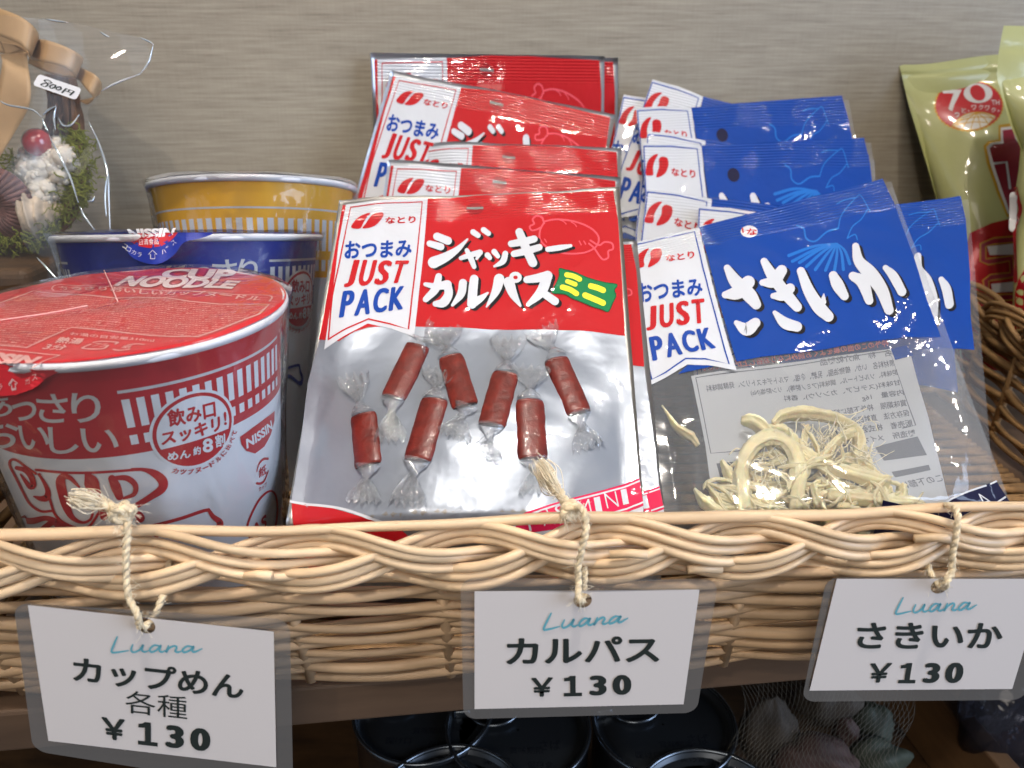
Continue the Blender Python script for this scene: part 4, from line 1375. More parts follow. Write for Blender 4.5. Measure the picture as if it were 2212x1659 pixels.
for lab, pk in reds:
    th = thing('sausage_pack', tuple(pk.S(np.array([.5]), np.array([1.0]))[0]), lab, 'snack pack', GR)
    body(pk, 'pouch', M['silver'], th, 34, 40)
    dress(pk, th, red_set if lab.startswith(('red ', 'tilted')) else (red_set[0], red_set[2], red_set[3]), 0.0045)
    if lab.startswith('second'):
        dress(pk, th, (('picture_panel', pic, None), ('bottom_band', low, None)), 0.004)

# ---- front blue pack: clear window with shredded squid
Q1 = Pack(U(1362, 527, .338), U(1925, 391, .346), U(1438, 1122, .268), U(2184, 1092, .268), 1.16, 0.0105, 0.0007, 5, t_on=.50, tail=(0, -0.05, -1.0))
i2 = lambda cv: (lambda pts: inv(Q1.S, cv(pts), 0.5, 0.4))
b_, k_, s_, n_19 = i2(CB), i2(CK), i2(CS), i2(C19)
blu_rb, blu_lt = ribbon_art(b_, [(25, 187), (290, 125), (560, 66), (620, 330), (720, 720), (855, 1187), (640, 1145), (470, 1138), (300, 1240), (165, 1307), (125, 1050), (88, 850), (60, 500)],
                            [(36, 205), (280, 150), (525, 98), (590, 380), (690, 760), (795, 1137), (610, 1095), (455, 1092), (300, 1200), (190, 1256), (130, 1010), (98, 850), (70, 520), (36, 205)], 'txtblue',
                            [(168, 230), (120, 250), (80, 290), (62, 340), (62, 386), (100, 384), (132, 368), (128, 320), (145, 272)],
                            [(250, 230), (205, 236), (178, 262), (182, 310), (160, 376), (200, 366), (245, 332), (270, 280), (266, 244)],
                            [(295, 285), (520, 248), (526, 306), (305, 336)], [(72, 505), (582, 458), (592, 600), (84, 668)],
                            [(138, 690), (610, 620), (625, 812), (132, 880)], [(160, 926), (656, 845), (706, 1010), (192, 1115)], 0.0052)
bh = Art()
bh.poly(np.concatenate([b_([(562, 62), (900, -30)]), n_19([(900, 757), (1200, 672), (1480, 600), (1540, 725), (1640, 1000), (1710, 1230), (1782, 1418), (1600, 1420), (1400, 1442), (1200, 1480), (1000, 1505), (850, 1522), (725, 1545)])]), 'blue', 2)
bh.poly(b_([(395, 1212), (470, 1142), (600, 1140), (680, 1150), (560, 1175), (470, 1195)]), 'blue', 2)
bh.poly(b_(arc((953, 97), 66, 46)), 'white', 3)
bh.text('な', b_([(930, 75), (1010, 70), (1015, 125), (935, 130)]), 'red', 4, 0.03)
bh.stroke(b_([(900, 75), (905, 105)]), 0.006, 'red', 4)
bl = lambda pts, w_=13: bh.stroke(pts, w_, 'squidline', 3, lambda P: b_(P))
bl([(1325, 50), (1380, 75), (1400, 150), (1470, 172), (1560, 100), (1650, 70)])
bl([(1650, 70), (1680, -40), (1790, -170), (1830, -180), (1900, -60)], 9)
bl([(1720, 150), (1760, 60), (1830, 0), (1880, -80)], 9)
bl([(1720, 150), (1780, 120), (1800, 160)], 9)
bl([(1790, -170), (1700, -150), (1640, -120)], 9)
for e_ in ((1262, 285), (1290, 330), (1345, 340), (1400, 370), (1470, 395), (1550, 400), (1620, 405), (1690, 395), (1740, 350)):
    c_ = np.array([1640, 190.0]); e_ = np.array(e_, float); m_ = (c_ + e_) / 2 + np.array([10, -25])
    bl([tuple(c_), tuple(m_), tuple(e_)], [10, 20, 24])
bt2 = Art()
for pts, w_ in (
    ([(780, 385), (845, 490), (950, 595), (1005, 670)], [54, 100, 110, 80]), ([(765, 595), (860, 575), (945, 495)], [56, 110, 100]), ([(850, 815), (930, 865), (1000, 815)], [40, 104, 80]),
    ([(1068, 335), (1135, 450), (1240, 590), (1325, 690)], [58, 88, 92, 76]), ([(1055, 500), (1140, 490), (1205, 405)], [50, 96, 84]), ([(1140, 605), (1215, 600), (1270, 545)], [46, 84, 78]), ([(1152, 735), (1230, 815), (1325, 845)], [34, 88, 80]),
    ([(1355, 410), (1415, 560), (1495, 690), (1570, 765)], [64, 88, 104, 84]), ([(1535, 590), (1530, 650)], [10, 50]), ([(1610, 445), (1645, 520), (1695, 605)], [70, 96, 70]),
    ([(1785, 215), (1810, 330), (1900, 430), (1990, 560), (2045, 715)], [54, 84, 112, 100, 74]), ([(1765, 450), (1840, 500), (1890, 640)], [70, 96, 68]), ([(2020, 385), (2080, 450), (2145, 570)], [46, 74, 72]),
):
    bt2.stroke(pts, w_, 'white', 6, lambda P: b_(P)); bt2.stroke(pts, w_, 'black', 4, lambda P: b_(P), off=(28, 16))
blow = Art()
blow.poly(np.concatenate([s_([(1690, 1060), (1830, 985), (2060, 895), (2110, 975), (2140, 1020)]), np.array([(0.985, 1.02), (0.985, 1.1), (0.6, 1.1), (0.6, 1.0)])]), 'navy', 2)
blow.stroke(s_([(1680, 1060), (1830, 990), (2062, 900)]), 0.004, 'white', 3)
blow.stroke(s_([(2000, 1040), (2110, 985)]), 0.004, 'white', 3)
blow.text('A', s_([(1935, 970), (1995, 965), (2050, 1025), (1985, 1045)]), 'white', 3, -0.01)

GB = 'blue dried squid snack packs'
blu1 = thing('squid_pack', tuple(Q1.S(np.array([.5]), np.array([1.1]))[0]), 'front blue squid pack with its clear window full of shredded squid in view', 'snack pack', GB)
V, F = grid(Q1.S, 0, 1, 0, Q1.tmax, 64, 84)
mesh_obj('front_film', V, F, M['film'], blu1)
V, F = grid(Q1.B, 0, 1, 0.02, Q1.tmax, 40, 50)
mesh_obj('back_film', V, F, M['film'], blu1)
blue_set = (('header_panel', bh, None), ('title_lettering', bt2, 'header_panel'), ('ribbon_label', blu_rb, None), ('ribbon_lettering', blu_lt, 'ribbon_label'))
dress(Q1, blu1, blue_set + (('bottom_band', blow, None),))

# the label on the back, read through the clear window in mirror writing
ib = lambda pts: inv(Q1.B, CS(pts), 0.5, 0.7)
bk = Art()
bk.poly(ib([(425, 335), (900, 270), (1590, 175), (1700, 560), (1800, 975), (1830, 1100), (560, 1130), (500, 700)]), 'label', 1)
rows_ = ('枠外のこの面の裏をよくお読みになりお召し上がりください', '名　称　魚介乾製品', '原材料名　いか、植物油脂、乳糖、食塩、マルトデキストリン、発酵調味料', '酸味料、ソルビトール、調味料(アミノ酸等)、リン酸塩(Na)', '甘味料(ステビア、カンゾウ)、香料', '内容量　16g', '賞味期限　枠外下部に記載', '保存方法　直射日光を避けて', '販売者　株式会社なとり', '製造所　メイホク食品', '')
for i, t_ in enumerate(rows_):
    if not t_: continue
    y_ = 205 + i * 56
    fr = {0: 1.0, 1: .38, 2: 1.0, 3: .78, 4: .62, 5: .22, 6: .42, 7: .44, 8: .42, 9: .40}[i]
    xr = 1480 + i * 16
    xl = xr - 1010 * fr
    sl = lambda x: -(x - 1000) * 0.14
    bk.text(t_, ib([(xl, y_ + sl(xl)), (xr, y_ + sl(xr)), (xr + 8, y_ + 36 + sl(xr)), (xl + 8, y_ + 36 + sl(xl))]), 'labelred' if i == 0 else 'labeltxt', 2, 0.012, True)
bk.stroke(ib([(450, 345), (1490, 200), (1630, 600), (1560, 615)]), 0.003, 'labeltxt', 2, smooth=False)
bk.stroke(ib([(450, 345), (530, 750), (700, 735)]), 0.003, 'labeltxt', 2, smooth=False)
for q_ in ([(1410, 715), (1640, 660), (1690, 760), (1460, 790)], [(560, 805), (700, 790), (720, 930), (600, 940)], [(1500, 850), (1700, 812), (1710, 840), (1520, 880)]):
    bk.poly(ib(q_), 'labeltxt', 2)
bk.text('この下部に', ib([(1540, 905), (1760, 860), (1780, 900), (1560, 945)]), 'labeltxt', 2, 0.01, True)
bk.poly(ib([(1495, 190), (1580, 170), (1620, 225), (1520, 250)]), 'blue', 2)
bk.build('back_label', Q1.B, blu1, 0.004, 0.00009, 0.00008, -1, (Q1.w, Q1.h))


def inside_pt(px, d):
    """point between the two films below a crop point; d 0 back .. 1 front"""
    q_ = inv(Q1.S, CS([px]), .5, .8)[0]
    a_ = Q1.S(q_[:1], q_[1:])[0]; b2 = Q1.B(q_[:1], q_[1:])[0]
    return b2 + (a_ - b2) * d


def squid(pts, w_, d=0.6, seg=9, flat=0.5, dd=None):
    P = spline([np.append(np.array(p, float), (dd[i] if dd else d)) for i, p in enumerate(pts)], 9)
    W = np.array([inside_pt(p[:2], np.clip(p[2], 0.05, 0.93)) for p in P])
    ww = np.interp(np.linspace(0, 1, len(W)), np.linspace(0, 1, len(w_)), w_) if not np.isscalar(w_) else np.full(len(W), w_)
    k = np.linspace(0, 1, len(W))
    f0 = pts[0][0] * .37 + pts[0][1] * .11
    ww = np.minimum(ww, 40) * .76 * (1 + 0.10 * np.sin(k * 17 + f0) + 0.06 * np.sin(k * 41 + f0)) * 0.000082
    mb_ = MB(); sg = 22
    mb_.tube(W, ww, sg, flat=flat)
    V = mb_.V[0].reshape(len(W), sg, 3)
    th_ = np.linspace(0, 2 * np.pi, sg, endpoint=False)[None, :]
    g = 1 + .20 * np.sin(5 * th_ + 3.0 * k[:, None] + f0) + .13 * np.sin(8 * th_ - 5 * k[:, None] + f0 * 2) + .05 * RNG.normal(size=(len(W), sg))
    mb_.V[0] = (W[:, None, :] + (V - W[:, None, :]) * g[..., None]).reshape(-1, 3)
    return mb_.build('squid_strand', M['squid'], blu1)


for pts, w_, d in (
    ([(720, 1120), (710, 950), (700, 820), (760, 700), (860, 650), (960, 690), (1010, 800), (1010, 930), (990, 1060)], [40, 40, 42, 44, 46, 46, 40, 34, 30], .86),
    ([(700, 555), (780, 565), (880, 640), (1000, 700), (1150, 780), (1300, 830), (1430, 870), (1510, 880)], [24, 44, 50, 48, 46, 50, 56, 40], .72),
    ([(880, 560), (930, 520), (1040, 505), (1180, 520), (1290, 560), (1360, 640), (1350, 740), (1420, 800), (1480, 860)], [30, 40, 44, 46, 46, 44, 44, 46, 40], .55),
    ([(860, 570), (950, 590), (1010, 640), (1000, 690)], [30, 38, 34, 22], .42),
    ([(600, 760), (640, 840), (690, 930), (760, 1020)], [20, 44, 50, 44], .5),
    ([(560, 970), (680, 980), (820, 990), (980, 950)], [30, 52, 50, 40], .5),
    ([(445, 930), (500, 1000), (600, 1060), (720, 1100), (860, 1130)], [12, 44, 56, 56, 50], .62),
    ([(1090, 900), (1110, 970), (1150, 1060), (1180, 1130)], [28, 44, 50, 46], .8),
    ([(1180, 940), (1300, 950), (1450, 970), (1580, 990), (1700, 1010)], [40, 66, 70, 56, 26], .66),
    ([(1590, 880), (1600, 940), (1540, 980), (1480, 1020)], [40, 44, 40, 34], .5),
    ([(1200, 1020), (1300, 1040), (1440, 1075), (1560, 1110)], [44, 60, 60, 50], .75),
    ([(1250, 800), (1180, 870), (1130, 960), (1060, 1060)], [50, 60, 60, 50], .4),
    ([(1370, 640), (1400, 700), (1420, 770), (1390, 850)], [36, 46, 50, 44], .35),
    ([(760, 960), (820, 1040), (920, 1090), (1040, 1110)], [40, 60, 66, 60], .6),
    ([(1330, 600), (1240, 640), (1160, 720), (1090, 740)], [30, 36, 32, 22], .6),
    ([(620, 1100), (800, 1120), (1000, 1125), (1200, 1130), (1400, 1130)], [60, 70, 74, 74, 60], .7),
    ([(540, 1060), (560, 1110), (600, 1160)], [50, 60, 60], .5),
    ([(1080, 560), (1060, 620), (1090, 690)], [30, 32, 24], .4),
    ([(270, 490), (310, 550), (350, 600), (430, 640), (470, 680)], [8, 14, 30, 34, 20], .12),
    ([(1400, 910), (1480, 920), (1540, 900)], [30, 36, 26], .5),
):
    squid(pts, w_, d)
crest = lambda x: np.interp(x, [430, 560, 700, 850, 1000, 1250, 1400, 1520, 1650, 1760], [930, 840, 690, 580, 530, 545, 680, 830, 900, 1010])
made_ = 0
while made_ < 125:
    th_ = random.choice((random.gauss(.3, .35), random.gauss(2.85, .35), random.gauss(.1, .3), random.uniform(0, 6.28)))
    p = np.array([random.uniform(480, 1650), 0.0]); p[1] = random.uniform(crest(p[0]) + 20, 1130); pts = [p]
    turn = random.gauss(0, .28)
    for k in range(6):
        th_ += turn + random.gauss(0, .18); pts.append(pts[-1] + np.array([math.cos(th_), math.sin(th_) * .75]) * random.uniform(38, 72))
    if any(q_[1] < crest(q_[0]) + 8 or q_[1] > 1190 or not 440 < q_[0] < 1740 for q_ in pts): continue
    made_ += 1
    w0 = random.uniform(11, 24)
    squid(pts, [w0 * .35, w0, w0 * 1.1, w0, w0 * .95, w0 * .8, w0 * .3], random.uniform(.25, .9))
fb = MB()
for i in range(260):
    cx_, cy_, sp = random.choice(((860, 800, 110), (1150, 660, 140), (900, 980, 130), (1380, 760, 90), (1150, 1000, 150), (1250, 600, 100), (820, 780, 90)))
    a0 = np.array([random.gauss(cx_, sp * .6), random.gauss(cy_, sp * .5)])
    th_ = random.uniform(0, 6.28)
    pts = [a0]
    for k in range(4):
        th_ += random.uniform(-.7, .7)
        pts.append(pts[-1] + np.array([math.cos(th_), math.sin(th_)]) * random.uniform(18, 42))
    dd = random.uniform(.3, .85)
    if min(p[1] for p in pts) < 490: continue
    W = np.array([inside_pt(p, dd) for p in spline(pts, 4)])
    fb.tube(W, random.uniform(0.00008, 0.00028), 5)
fb.build('squid_fibre', M['fibre'], blu1)

# ---- the other blue packs
blues = [('blue squid pack peeping out behind the front one, beside the basket wall', Pack(U(1515, 489, .353), U(2092, 430, .353), U(1500, 1125, .282), U(2150, 1100, .282), 1.05, .004, .0006, 31), 1)]
blues += [(l, p, ('mid stack' in l or 'hang hole' in l)) for l, p in stack((
    ('outermost tilted blue squid pack next to the red stack', (1346, 207), (1790, 290), 0, {}),
    ('blue squid pack whose ribbon top stands highest, tilting down sideways', (1408, 174), (1850, 302), .004, {}),
    ('blue squid pack with a round hang hole and a squid outline near the stack top', (1374, 236), (1833, 215), .005, {}),
    ('blue squid pack with only a thin ribbon edge above the mid-stack one', (1398, 288), (1890, 345), .005, {}),
    ('blue squid pack in mid stack with a whole maker mark and two white strokes showing', (1388, 312), (1881, 308), .005, {}),
    ('blue squid pack sloping down sideways, maker mark cut off by a ribbon corner', (1396, 411), (1950, 478), .007, {}),
    ('blue squid pack with just a blank ribbon corner above the front pack', (1508, 447), (2060, 488), .006, {}),
), 37, .448, .165, 41)]
holeart = Art()
holeart.poly(arc((0.385, 0.118), 0.026, 0.026), 'navy', 4)
for lab, pk, full in blues:
    th = thing('squid_pack', tuple(pk.S(np.array([.5]), np.array([1.0]))[0]), lab, 'snack pack', GB)
    V, F = grid(pk.S, 0, 1, 0, pk.tmax, 34, 44)
    mesh_obj('front_film', V, F, M['film'], th)
    bhx = Art(); bhx.items = [it for it in bh.items if it[1] not in ('white', 'red')]
    bt3 = bt2
    sets = [('header_panel', bhx, None), ('ribbon_label', blu_rb, None), ('ribbon_lettering', blu_lt, 'ribbon_label')]
    if full: sets.insert(1, ('title_lettering', bt3, 'header_panel'))
    dress(pk, th, sets, 0.0045)
    if 'hole' in lab or 'mid stack' in lab:
        dress(pk, th, (('hang_hole', holeart, None),))

# ------------------------------------------------------------------ price tags and the twine they hang by
class Quad:
    """flat sheet given by four corners; (s, t) in 0..1"""
    def __init__(self, TL, TR, BR, BL, bow=0.0):
        self.c = [np.asarray(v, float) for v in (TL, TR, BR, BL)]; self.bow = bow
        self.n = np.cross(self.c[3] - self.c[0], self.c[1] - self.c[0]); self.n /= np.linalg.norm(self.n)
        if self.n[1] > 0: self.n = -self.n
        self.w = np.linalg.norm(self.c[1] - self.c[0]); self.h = np.linalg.norm(self.c[3] - self.c[0])

    def S(self, s, t):
        s = np.asarray(s, float); t = np.asarray(t, float)
        a, b, c, d = self.c
        P = (a * (1 - s)[..., None] + b * s[..., None]) * (1 - t)[..., None] + (d * (1 - s)[..., None] + c * s[..., None]) * t[..., None]
        return P + self.n * (self.bow * np.sin(np.clip(s, -.2, 1.2) * np.pi))[..., None]


def round_rect(w, h, r, n=8, x0=0.0, y0=0.0):
    """in unit coordinates of a sheet w x h metres"""
    out = []
    for cx_, cy_, a0 in ((w - r, r, -90), (w - r, h - r, 0), (r, h - r, 90), (r, r, 180)):
        for k in range(n + 1):
            a_ = math.radians(a0 + 90 * k / n)
            out.append(((cx_ + r * math.cos(a_)) / w, (cy_ + r * math.sin(a_)) / h))
    return out


LUANA = [([(0.28, -0.12), (0.14, 0.35), (0.0, 0.95), (0.25, 1.0), (0.85, 0.86)]),
         ([(1.05, 0.42), (0.98, 0.80), (1.12, 0.98), (1.40, 0.80), (1.56, 0.42), (1.52, 0.80), (1.66, 0.95), (1.85, 0.85)]),
         ([(2.38, 0.46), (2.12, 0.42), (1.92, 0.72), (2.0, 0.96), (2.25, 0.80), (2.44, 0.42), (2.40, 0.82), (2.54, 0.94), (2.72, 0.80)]),
         ([(2.82, 0.42), (2.74, 0.95), (2.88, 0.62), (3.12, 0.42), (3.24, 0.56), (3.20, 0.86), (3.34, 0.95), (3.5, 0.85)]),
         ([(4.02, 0.46), (3.76, 0.42), (3.56, 0.72), (3.64, 0.96), (3.90, 0.80), (4.08, 0.42), (4.04, 0.82), (4.2, 0.90), (4.5, 0.62)])]


def cord_mesh(mb_, path, r=0.00066, pitch=0.0046, n=8):
    P = spline(path, 26)
    seg = np.linalg.norm(np.diff(P, axis=0), axis=1); L = np.concatenate([[0], np.cumsum(seg)])
    T = np.gradient(P, axis=0); T /= np.maximum(np.linalg.norm(T, axis=1, keepdims=True), 1e-12)
    v = np.array([0.3, -1.0, 0.2]); N = np.zeros_like(P)
    for i in range(len(P)):
        v = v - T[i] * np.dot(v, T[i]); v /= np.linalg.norm(v); N[i] = v
    B = np.cross(T, N)
    for k in range(2):
        a_ = 2 * np.pi * L / pitch + math.pi * k
        mb_.tube(P + r * 0.60 * (np.cos(a_)[:, None] * N + np.sin(a_)[:, None] * B), r * (1 + 0.12 * np.sin(L * 2600 + k)), n)
    return P, T


def hairs(mb_, P, T, cnt, ln=0.004, r=0.000055):
    for _ in range(cnt):
        i = random.randrange(len(P))
        d = np.array([random.gauss(0, 1) for _ in range(3)]) + T[i] * random.choice((-1, 1)) * 1.0; d /= np.linalg.norm(d)
        b2 = np.array([random.gauss(0, 1) for _ in range(3)]) * .5
        l = random.uniform(.3, 1.0) * ln
        k = np.linspace(0, 1, 5)[:, None]
        mb_.tube(P[i] + d * l * k + b2 * l * k * k + np.array([0, 0, -0.3]) * l * k * k, r, 4, 1, False)


GT, GTW = 'laminated price tags on the basket front', 'hemp twine ties on the basket rim'


def price_tag(cv, lam, pap, hole, hr, texts, luana, label, y0, rr=0.0042, bow=0.0):
    pt = lambda p, d=0.0: Uy(p[0], p[1], y0 - d, RK)
    q = Quad(*[pt(p) for p in cv(pap)], bow=bow)
    ql = Quad(*[pt(p, -0.00035) for p in cv(lam)])
    th = thing('price_tag', tuple(q.S(np.array([.5]), np.array([0.0]))[0]), label, 'price tag', GT)
    hc = inv(q.S, cv([hole]), .5, .05)[0]; hl = inv(ql.S, cv([hole]), .5, .1)[0]
    pa = Art()
    pa.poly([(0, 0), (.5, 0), (1, 0), (1, 1), (0, 1)], 'paper', 0, [arc(hc, hr / q.w, hr / q.h, n=29)[:-1][::-1]])
    sheet = pa.build('paper_card', q.S, th, 0.02, base=0.00015, scale=(q.w, q.h))
    lo = Art()
    lo.poly(round_rect(ql.w, ql.h, rr), 'laminate', 0, [arc(hl, hr * 0.97 / ql.w, hr * 0.97 / ql.h, n=29)[:-1][::-1]])
    lm = lo.build('laminate_sleeve', ql.S, th, 0.02, scale=(ql.w, ql.h))
    ta_ = Art()
    iq = lambda pts: inv(q.S, cv(pts), .5, .4)
    for body_, qd, bold, key in texts:
        if body_ == '130': ta_.digits(body_, iq(qd), key, 2)
        else: ta_.text(body_, iq(qd), key, 2, bold)
    L4 = np.asarray(luana, float)
    for st in LUANA:
        p_ = np.array([(x_ / 4.5, y_) for x_, y_ in st])
        pts = []
        for u_, v_ in p_:
            pts.append((L4[0] * (1 - u_) + L4[1] * u_) * (1 - v_) + (L4[3] * (1 - u_) + L4[2] * u_) * v_)
        ta_.stroke(pts, [9] + [13] * (len(pts) - 2) + [8], 'teal', 2, iq, n=8)
    ta_.build('lettering', q.S, sheet, 0.02, 0.00006, 0.0002, scale=(q.w, q.h))
    return q, q.S(hc[:1], hc[1:])[0], th


CTL = crop(0, 1650, 0.49729)
CTC = crop(1000, 1750, 0.54250)
CTR = crop(2200, 1750, 0.48101)
ql_, hl_, _ = price_tag(CTL, [(85, 545), (1858, 652), (1880, 1760), (212, 1495)], [(180, 557), (1755, 728), (1772, 1597), (312, 1428)], (935, 690), 0.0026,
    [('カップめん', [(468, 880), (1570, 1000), (1560, 1165), (470, 1048)], 0.026, 'ink'), ('各種', [(806, 1098), (1200, 1142), (1202, 1290), (806, 1245)], 0.0, 'ink'),
     ('￥', [(650, 1270), (805, 1288), (800, 1428), (676, 1415)], 0.031, 'ink'), ('130', [(885, 1300), (1358, 1350), (1354, 1498), (885, 1448)], 0.03, 'ink')],
    [(718, 768), (1305, 792), (1290, 862), (718, 858)], 'crooked price tag for cup noodles with four text rows, below the red cup', 0.1745)
qc_, hc_, _ = price_tag(CTC, [(862, 170), (2378, 180), (2250, 962), (880, 1000)], [(945, 246), (2266, 236), (2172, 910), (945, 938)], (1580, 300), 0.0026,
    [('カルパス', [(1130, 515), (2030, 505), (2030, 660), (1130, 675)], 0.03, 'ink'), ('￥', [(1275, 752), (1408, 748), (1396, 862), (1282, 866)], 0.03, 'ink'), ('130', [(1466, 742), (1870, 732), (1870, 852), (1466, 862)], 0.03, 'ink')],
    [(1362, 385), (1862, 355), (1832, 430), (1350, 470)], 'price tag for salami hanging in front of the red packs, upright lettering', 0.1755)
qr_, hr_, _ = price_tag(CTR, [(905, 185), (2420, 185), (2215, 1000), (738, 1012)], [(970, 195), (2352, 195), (2132, 925), (790, 936)], (1650, 245), 0.0026,
    [('さきいか', [(1108, 482), (2072, 482), (2062, 658), (1094, 658)], 0.028, 'ink'), ('￥', [(1190, 752), (1340, 748), (1300, 880), (1178, 884)], 0.03, 'ink'), ('130', [(1392, 752), (1822, 745), (1800, 885), (1370, 885)], 0.03, 'ink')],
    [(1372, 330), (1915, 310), (1880, 400), (1358, 425)], 'price tag for dried squid with slanting numerals, below the blue packs', 0.178)


def tie(label, path, fray, knot, hole_pt):
    th = thing('twine_tie', tuple(path[len(path) // 2]), label, 'twine', GTW)
    c = MB()
    P, T = cord_mesh(c, path)
    hairs(c, P, T, 190, 0.003)
    c.build('cord', [M['twine'], M['fuzz']], th)
    if knot is not None:
        k = MB()
        ctr = np.asarray(knot, float)
        a_ = np.linspace(0, 2 * np.pi * 1.6, 40)
        lp = ctr + np.stack([0.0022 * np.cos(a_), 0.0016 * np.sin(a_ * 1.3) - 0.001, 0.0018 * np.sin(a_)], 1)
        Pk, Tk = cord_mesh(k, lp[::5], 0.0008)
        k.ball(ctr, 0.0019, 12, 8, 0.15)
        hairs(k, Pk, Tk, 120, 0.0035)
        k.build('knot', [M['twine'], M['fuzz']], th)
        f = MB()
        F0, F1 = ctr, np.asarray(fray, float)
        ax = F1 - F0
        Pf, Tf = cord_mesh(f, [F0, F0 + ax * .3, F0 + ax * .55], 0.0010)
        for _ in range(210):
            d = np.array([random.gauss(0, 1) for _ in range(3)]) * np.linalg.norm(ax)
            s0 = F0 + ax * random.uniform(.3, .55) + d * 0.03
            e_ = F0 + ax * random.uniform(.85, 1.08) + d * 0.075
            m_ = (s0 + e_) / 2 + d * 0.05
            f.tube(spline([s0, m_, e_], 4), random.uniform(0.00007, 0.00018), 4, random.choice((0, 1)), False)
        hairs(f, Pf, Tf, 30)
        f.build('frayed_end', [M['twine'], M['fuzz']], th)
    return th


yf = lambda d: RY - d                                       # in front of the rim
ptf = lambda x_, y_, d: Uy(x_, y_, RY - d - (.0022 if d > 0 else 0), RK)
back = lambda p, dy, dz=0.0: np.array(p) + np.array([0, dy, dz])
# centre tie
tie('hemp twine tie with a brown frayed end over the front red pack',
    [back(ptf(1235, 1112, -.002), .002), ptf(1257, 1098, .003), ptf(1266, 1140, .0065), ptf(1258, 1180, .0075), ptf(1249, 1225, .0085), ptf(1250, 1262, .010), ptf(1249, 1288, .0128), hc_ + [-0.0006, -0.0014, 0.0006], hc_ + [0.0004, 0.0015, 0], hc_ + [0.001, 0.006, 0.003], hc_ + [0.0012, 0.0105, 0.006], hc_ + [0.0012, 0.017, 0.012]],
    ptf(1168, 1006, -.012), ptf(1232, 1100, -.001), hc_)
tie('hemp twine tie with a pale frayed end in front of the red cup',
    [back(ptf(282, 1108, -.001), .002), ptf(276, 1128, .004), ptf(275, 1160, .0065), ptf(272, 1200, .0075), ptf(273, 1250, .009), ptf(278, 1290, .011), ptf(297, 1328, .0135), hl_ + [-0.0008, -0.0014, 0.0010], hl_ + [0.0008, 0.0012, 0.0002], hl_ + [0.002, 0.006, 0.003], hl_ + [0.0022, 0.0105, 0.006], hl_ + [0.002, 0.017, 0.012]],
    ptf(163, 1072, .004), ptf(268, 1104, .003), hl_)
tie('hemp twine tie looped over the rim without any frayed end',
    [back(ptf(2032, 1105, -.006), .003), ptf(2050, 1092, 0.0), ptf(2068, 1108, .0045), ptf(2066, 1150, .0072), ptf(2058, 1195, .0082), ptf(2056, 1235, .0095), ptf(2044, 1256, .0118), hr_ + [0.0006, -0.0014, 0.0008], hr_ + [-0.0004, 0.0012, 0.0002], hr_ + [-0.001, 0.006, 0.003], hr_ + [-0.001, 0.0105, 0.006], hr_ + [-0.001, 0.017, 0.012]],
    None, None, hr_)

# ------------------------------------------------------------------ gift bag with a small shell wreath
ZG = 0.395


def W1(x, y, d=0.0): return U(*CW1([(x, y)])[0], ZG + d)
def W2(x, y, d=0.0): return U(*CW2([(x, y)])[0], ZG + d)


wre = thing('shell_wreath', tuple(W2(150, 1150)), 'small twig and moss wreath with red berry, coral and shells inside a clear bag', 'wreath')
tw = MB()
ring_px = [(-500, 500), (-300, 1100), (50, 1200), (380, 1150), (640, 1000), (790, 760), (840, 480), (810, 150), (760, -150), (680, -420)]
for i in range(26):
    pts = []
    a0, rr_ = random.uniform(0, 6.28), random.uniform(.2, 1)
    for k, (x_, y_) in enumerate(ring_px):
        a_ = a0 + k * .7
        pts.append(W2(x_ + 85 * rr_ * math.cos(a_) + random.gauss(0, 14), y_ + 85 * rr_ * math.cos(a_ + 1), 0.009 * rr_ * math.sin(a_)))
    tw.tube(spline(pts, 5), random.uniform(.0008, .0015), 6)
for i in range(22):                                         # upright twigs under the bow
    x_ = random.uniform(620, 1000); x2 = x_ + random.gauss(-40, 70)
    tw.tube(spline([W1(x_ - 60, 950, .004), W1(x_, 1250, random.uniform(-.006, .006)), W1(x2, 1700, random.uniform(-.006, .004))], 5), random.uniform(.0007, .0014), 6)
tw.build('twig_ring', M['twig'], wre)
ms = MB()
for i in range(1250):
    k = random.random()
    if k < .56:
        y_ = random.uniform(60, 980); xc = np.interp(y_, [60, 300, 600, 800, 980], [800, 850, 850, 780, 640]); x_ = random.gauss(xc, 62)
    else:
        x_ = random.uniform(-250, 620); y_ = random.gauss(np.interp(x_, [-250, 100, 350, 620], [1180, 1200, 1190, 1090]), 52)
    if k > .97: x_, y_ = random.gauss(60, 90), random.gauss(370, 30)
    p0 = W2(x_, y_, random.gauss(-.006, .006))
    th_ = random.uniform(0, 6.28); pts = [p0]
    for q_ in range(4):
        th_ += random.uniform(-1.2, 1.2)
        pts.append(pts[-1] + np.array([math.cos(th_), random.uniform(-.8, .5), math.sin(th_)]) * random.uniform(.0008, .0021))
    ms.tube(spline(pts, 3), random.uniform(.00018, .00042), 4)
ms.build('moss', M['moss'], wre)
mb = MB(); mb.ball(W2(395, 182, -.016), 0.0070, 32, 24)
mb.build('red_berry', M['berry'], wre)
mb = MB()
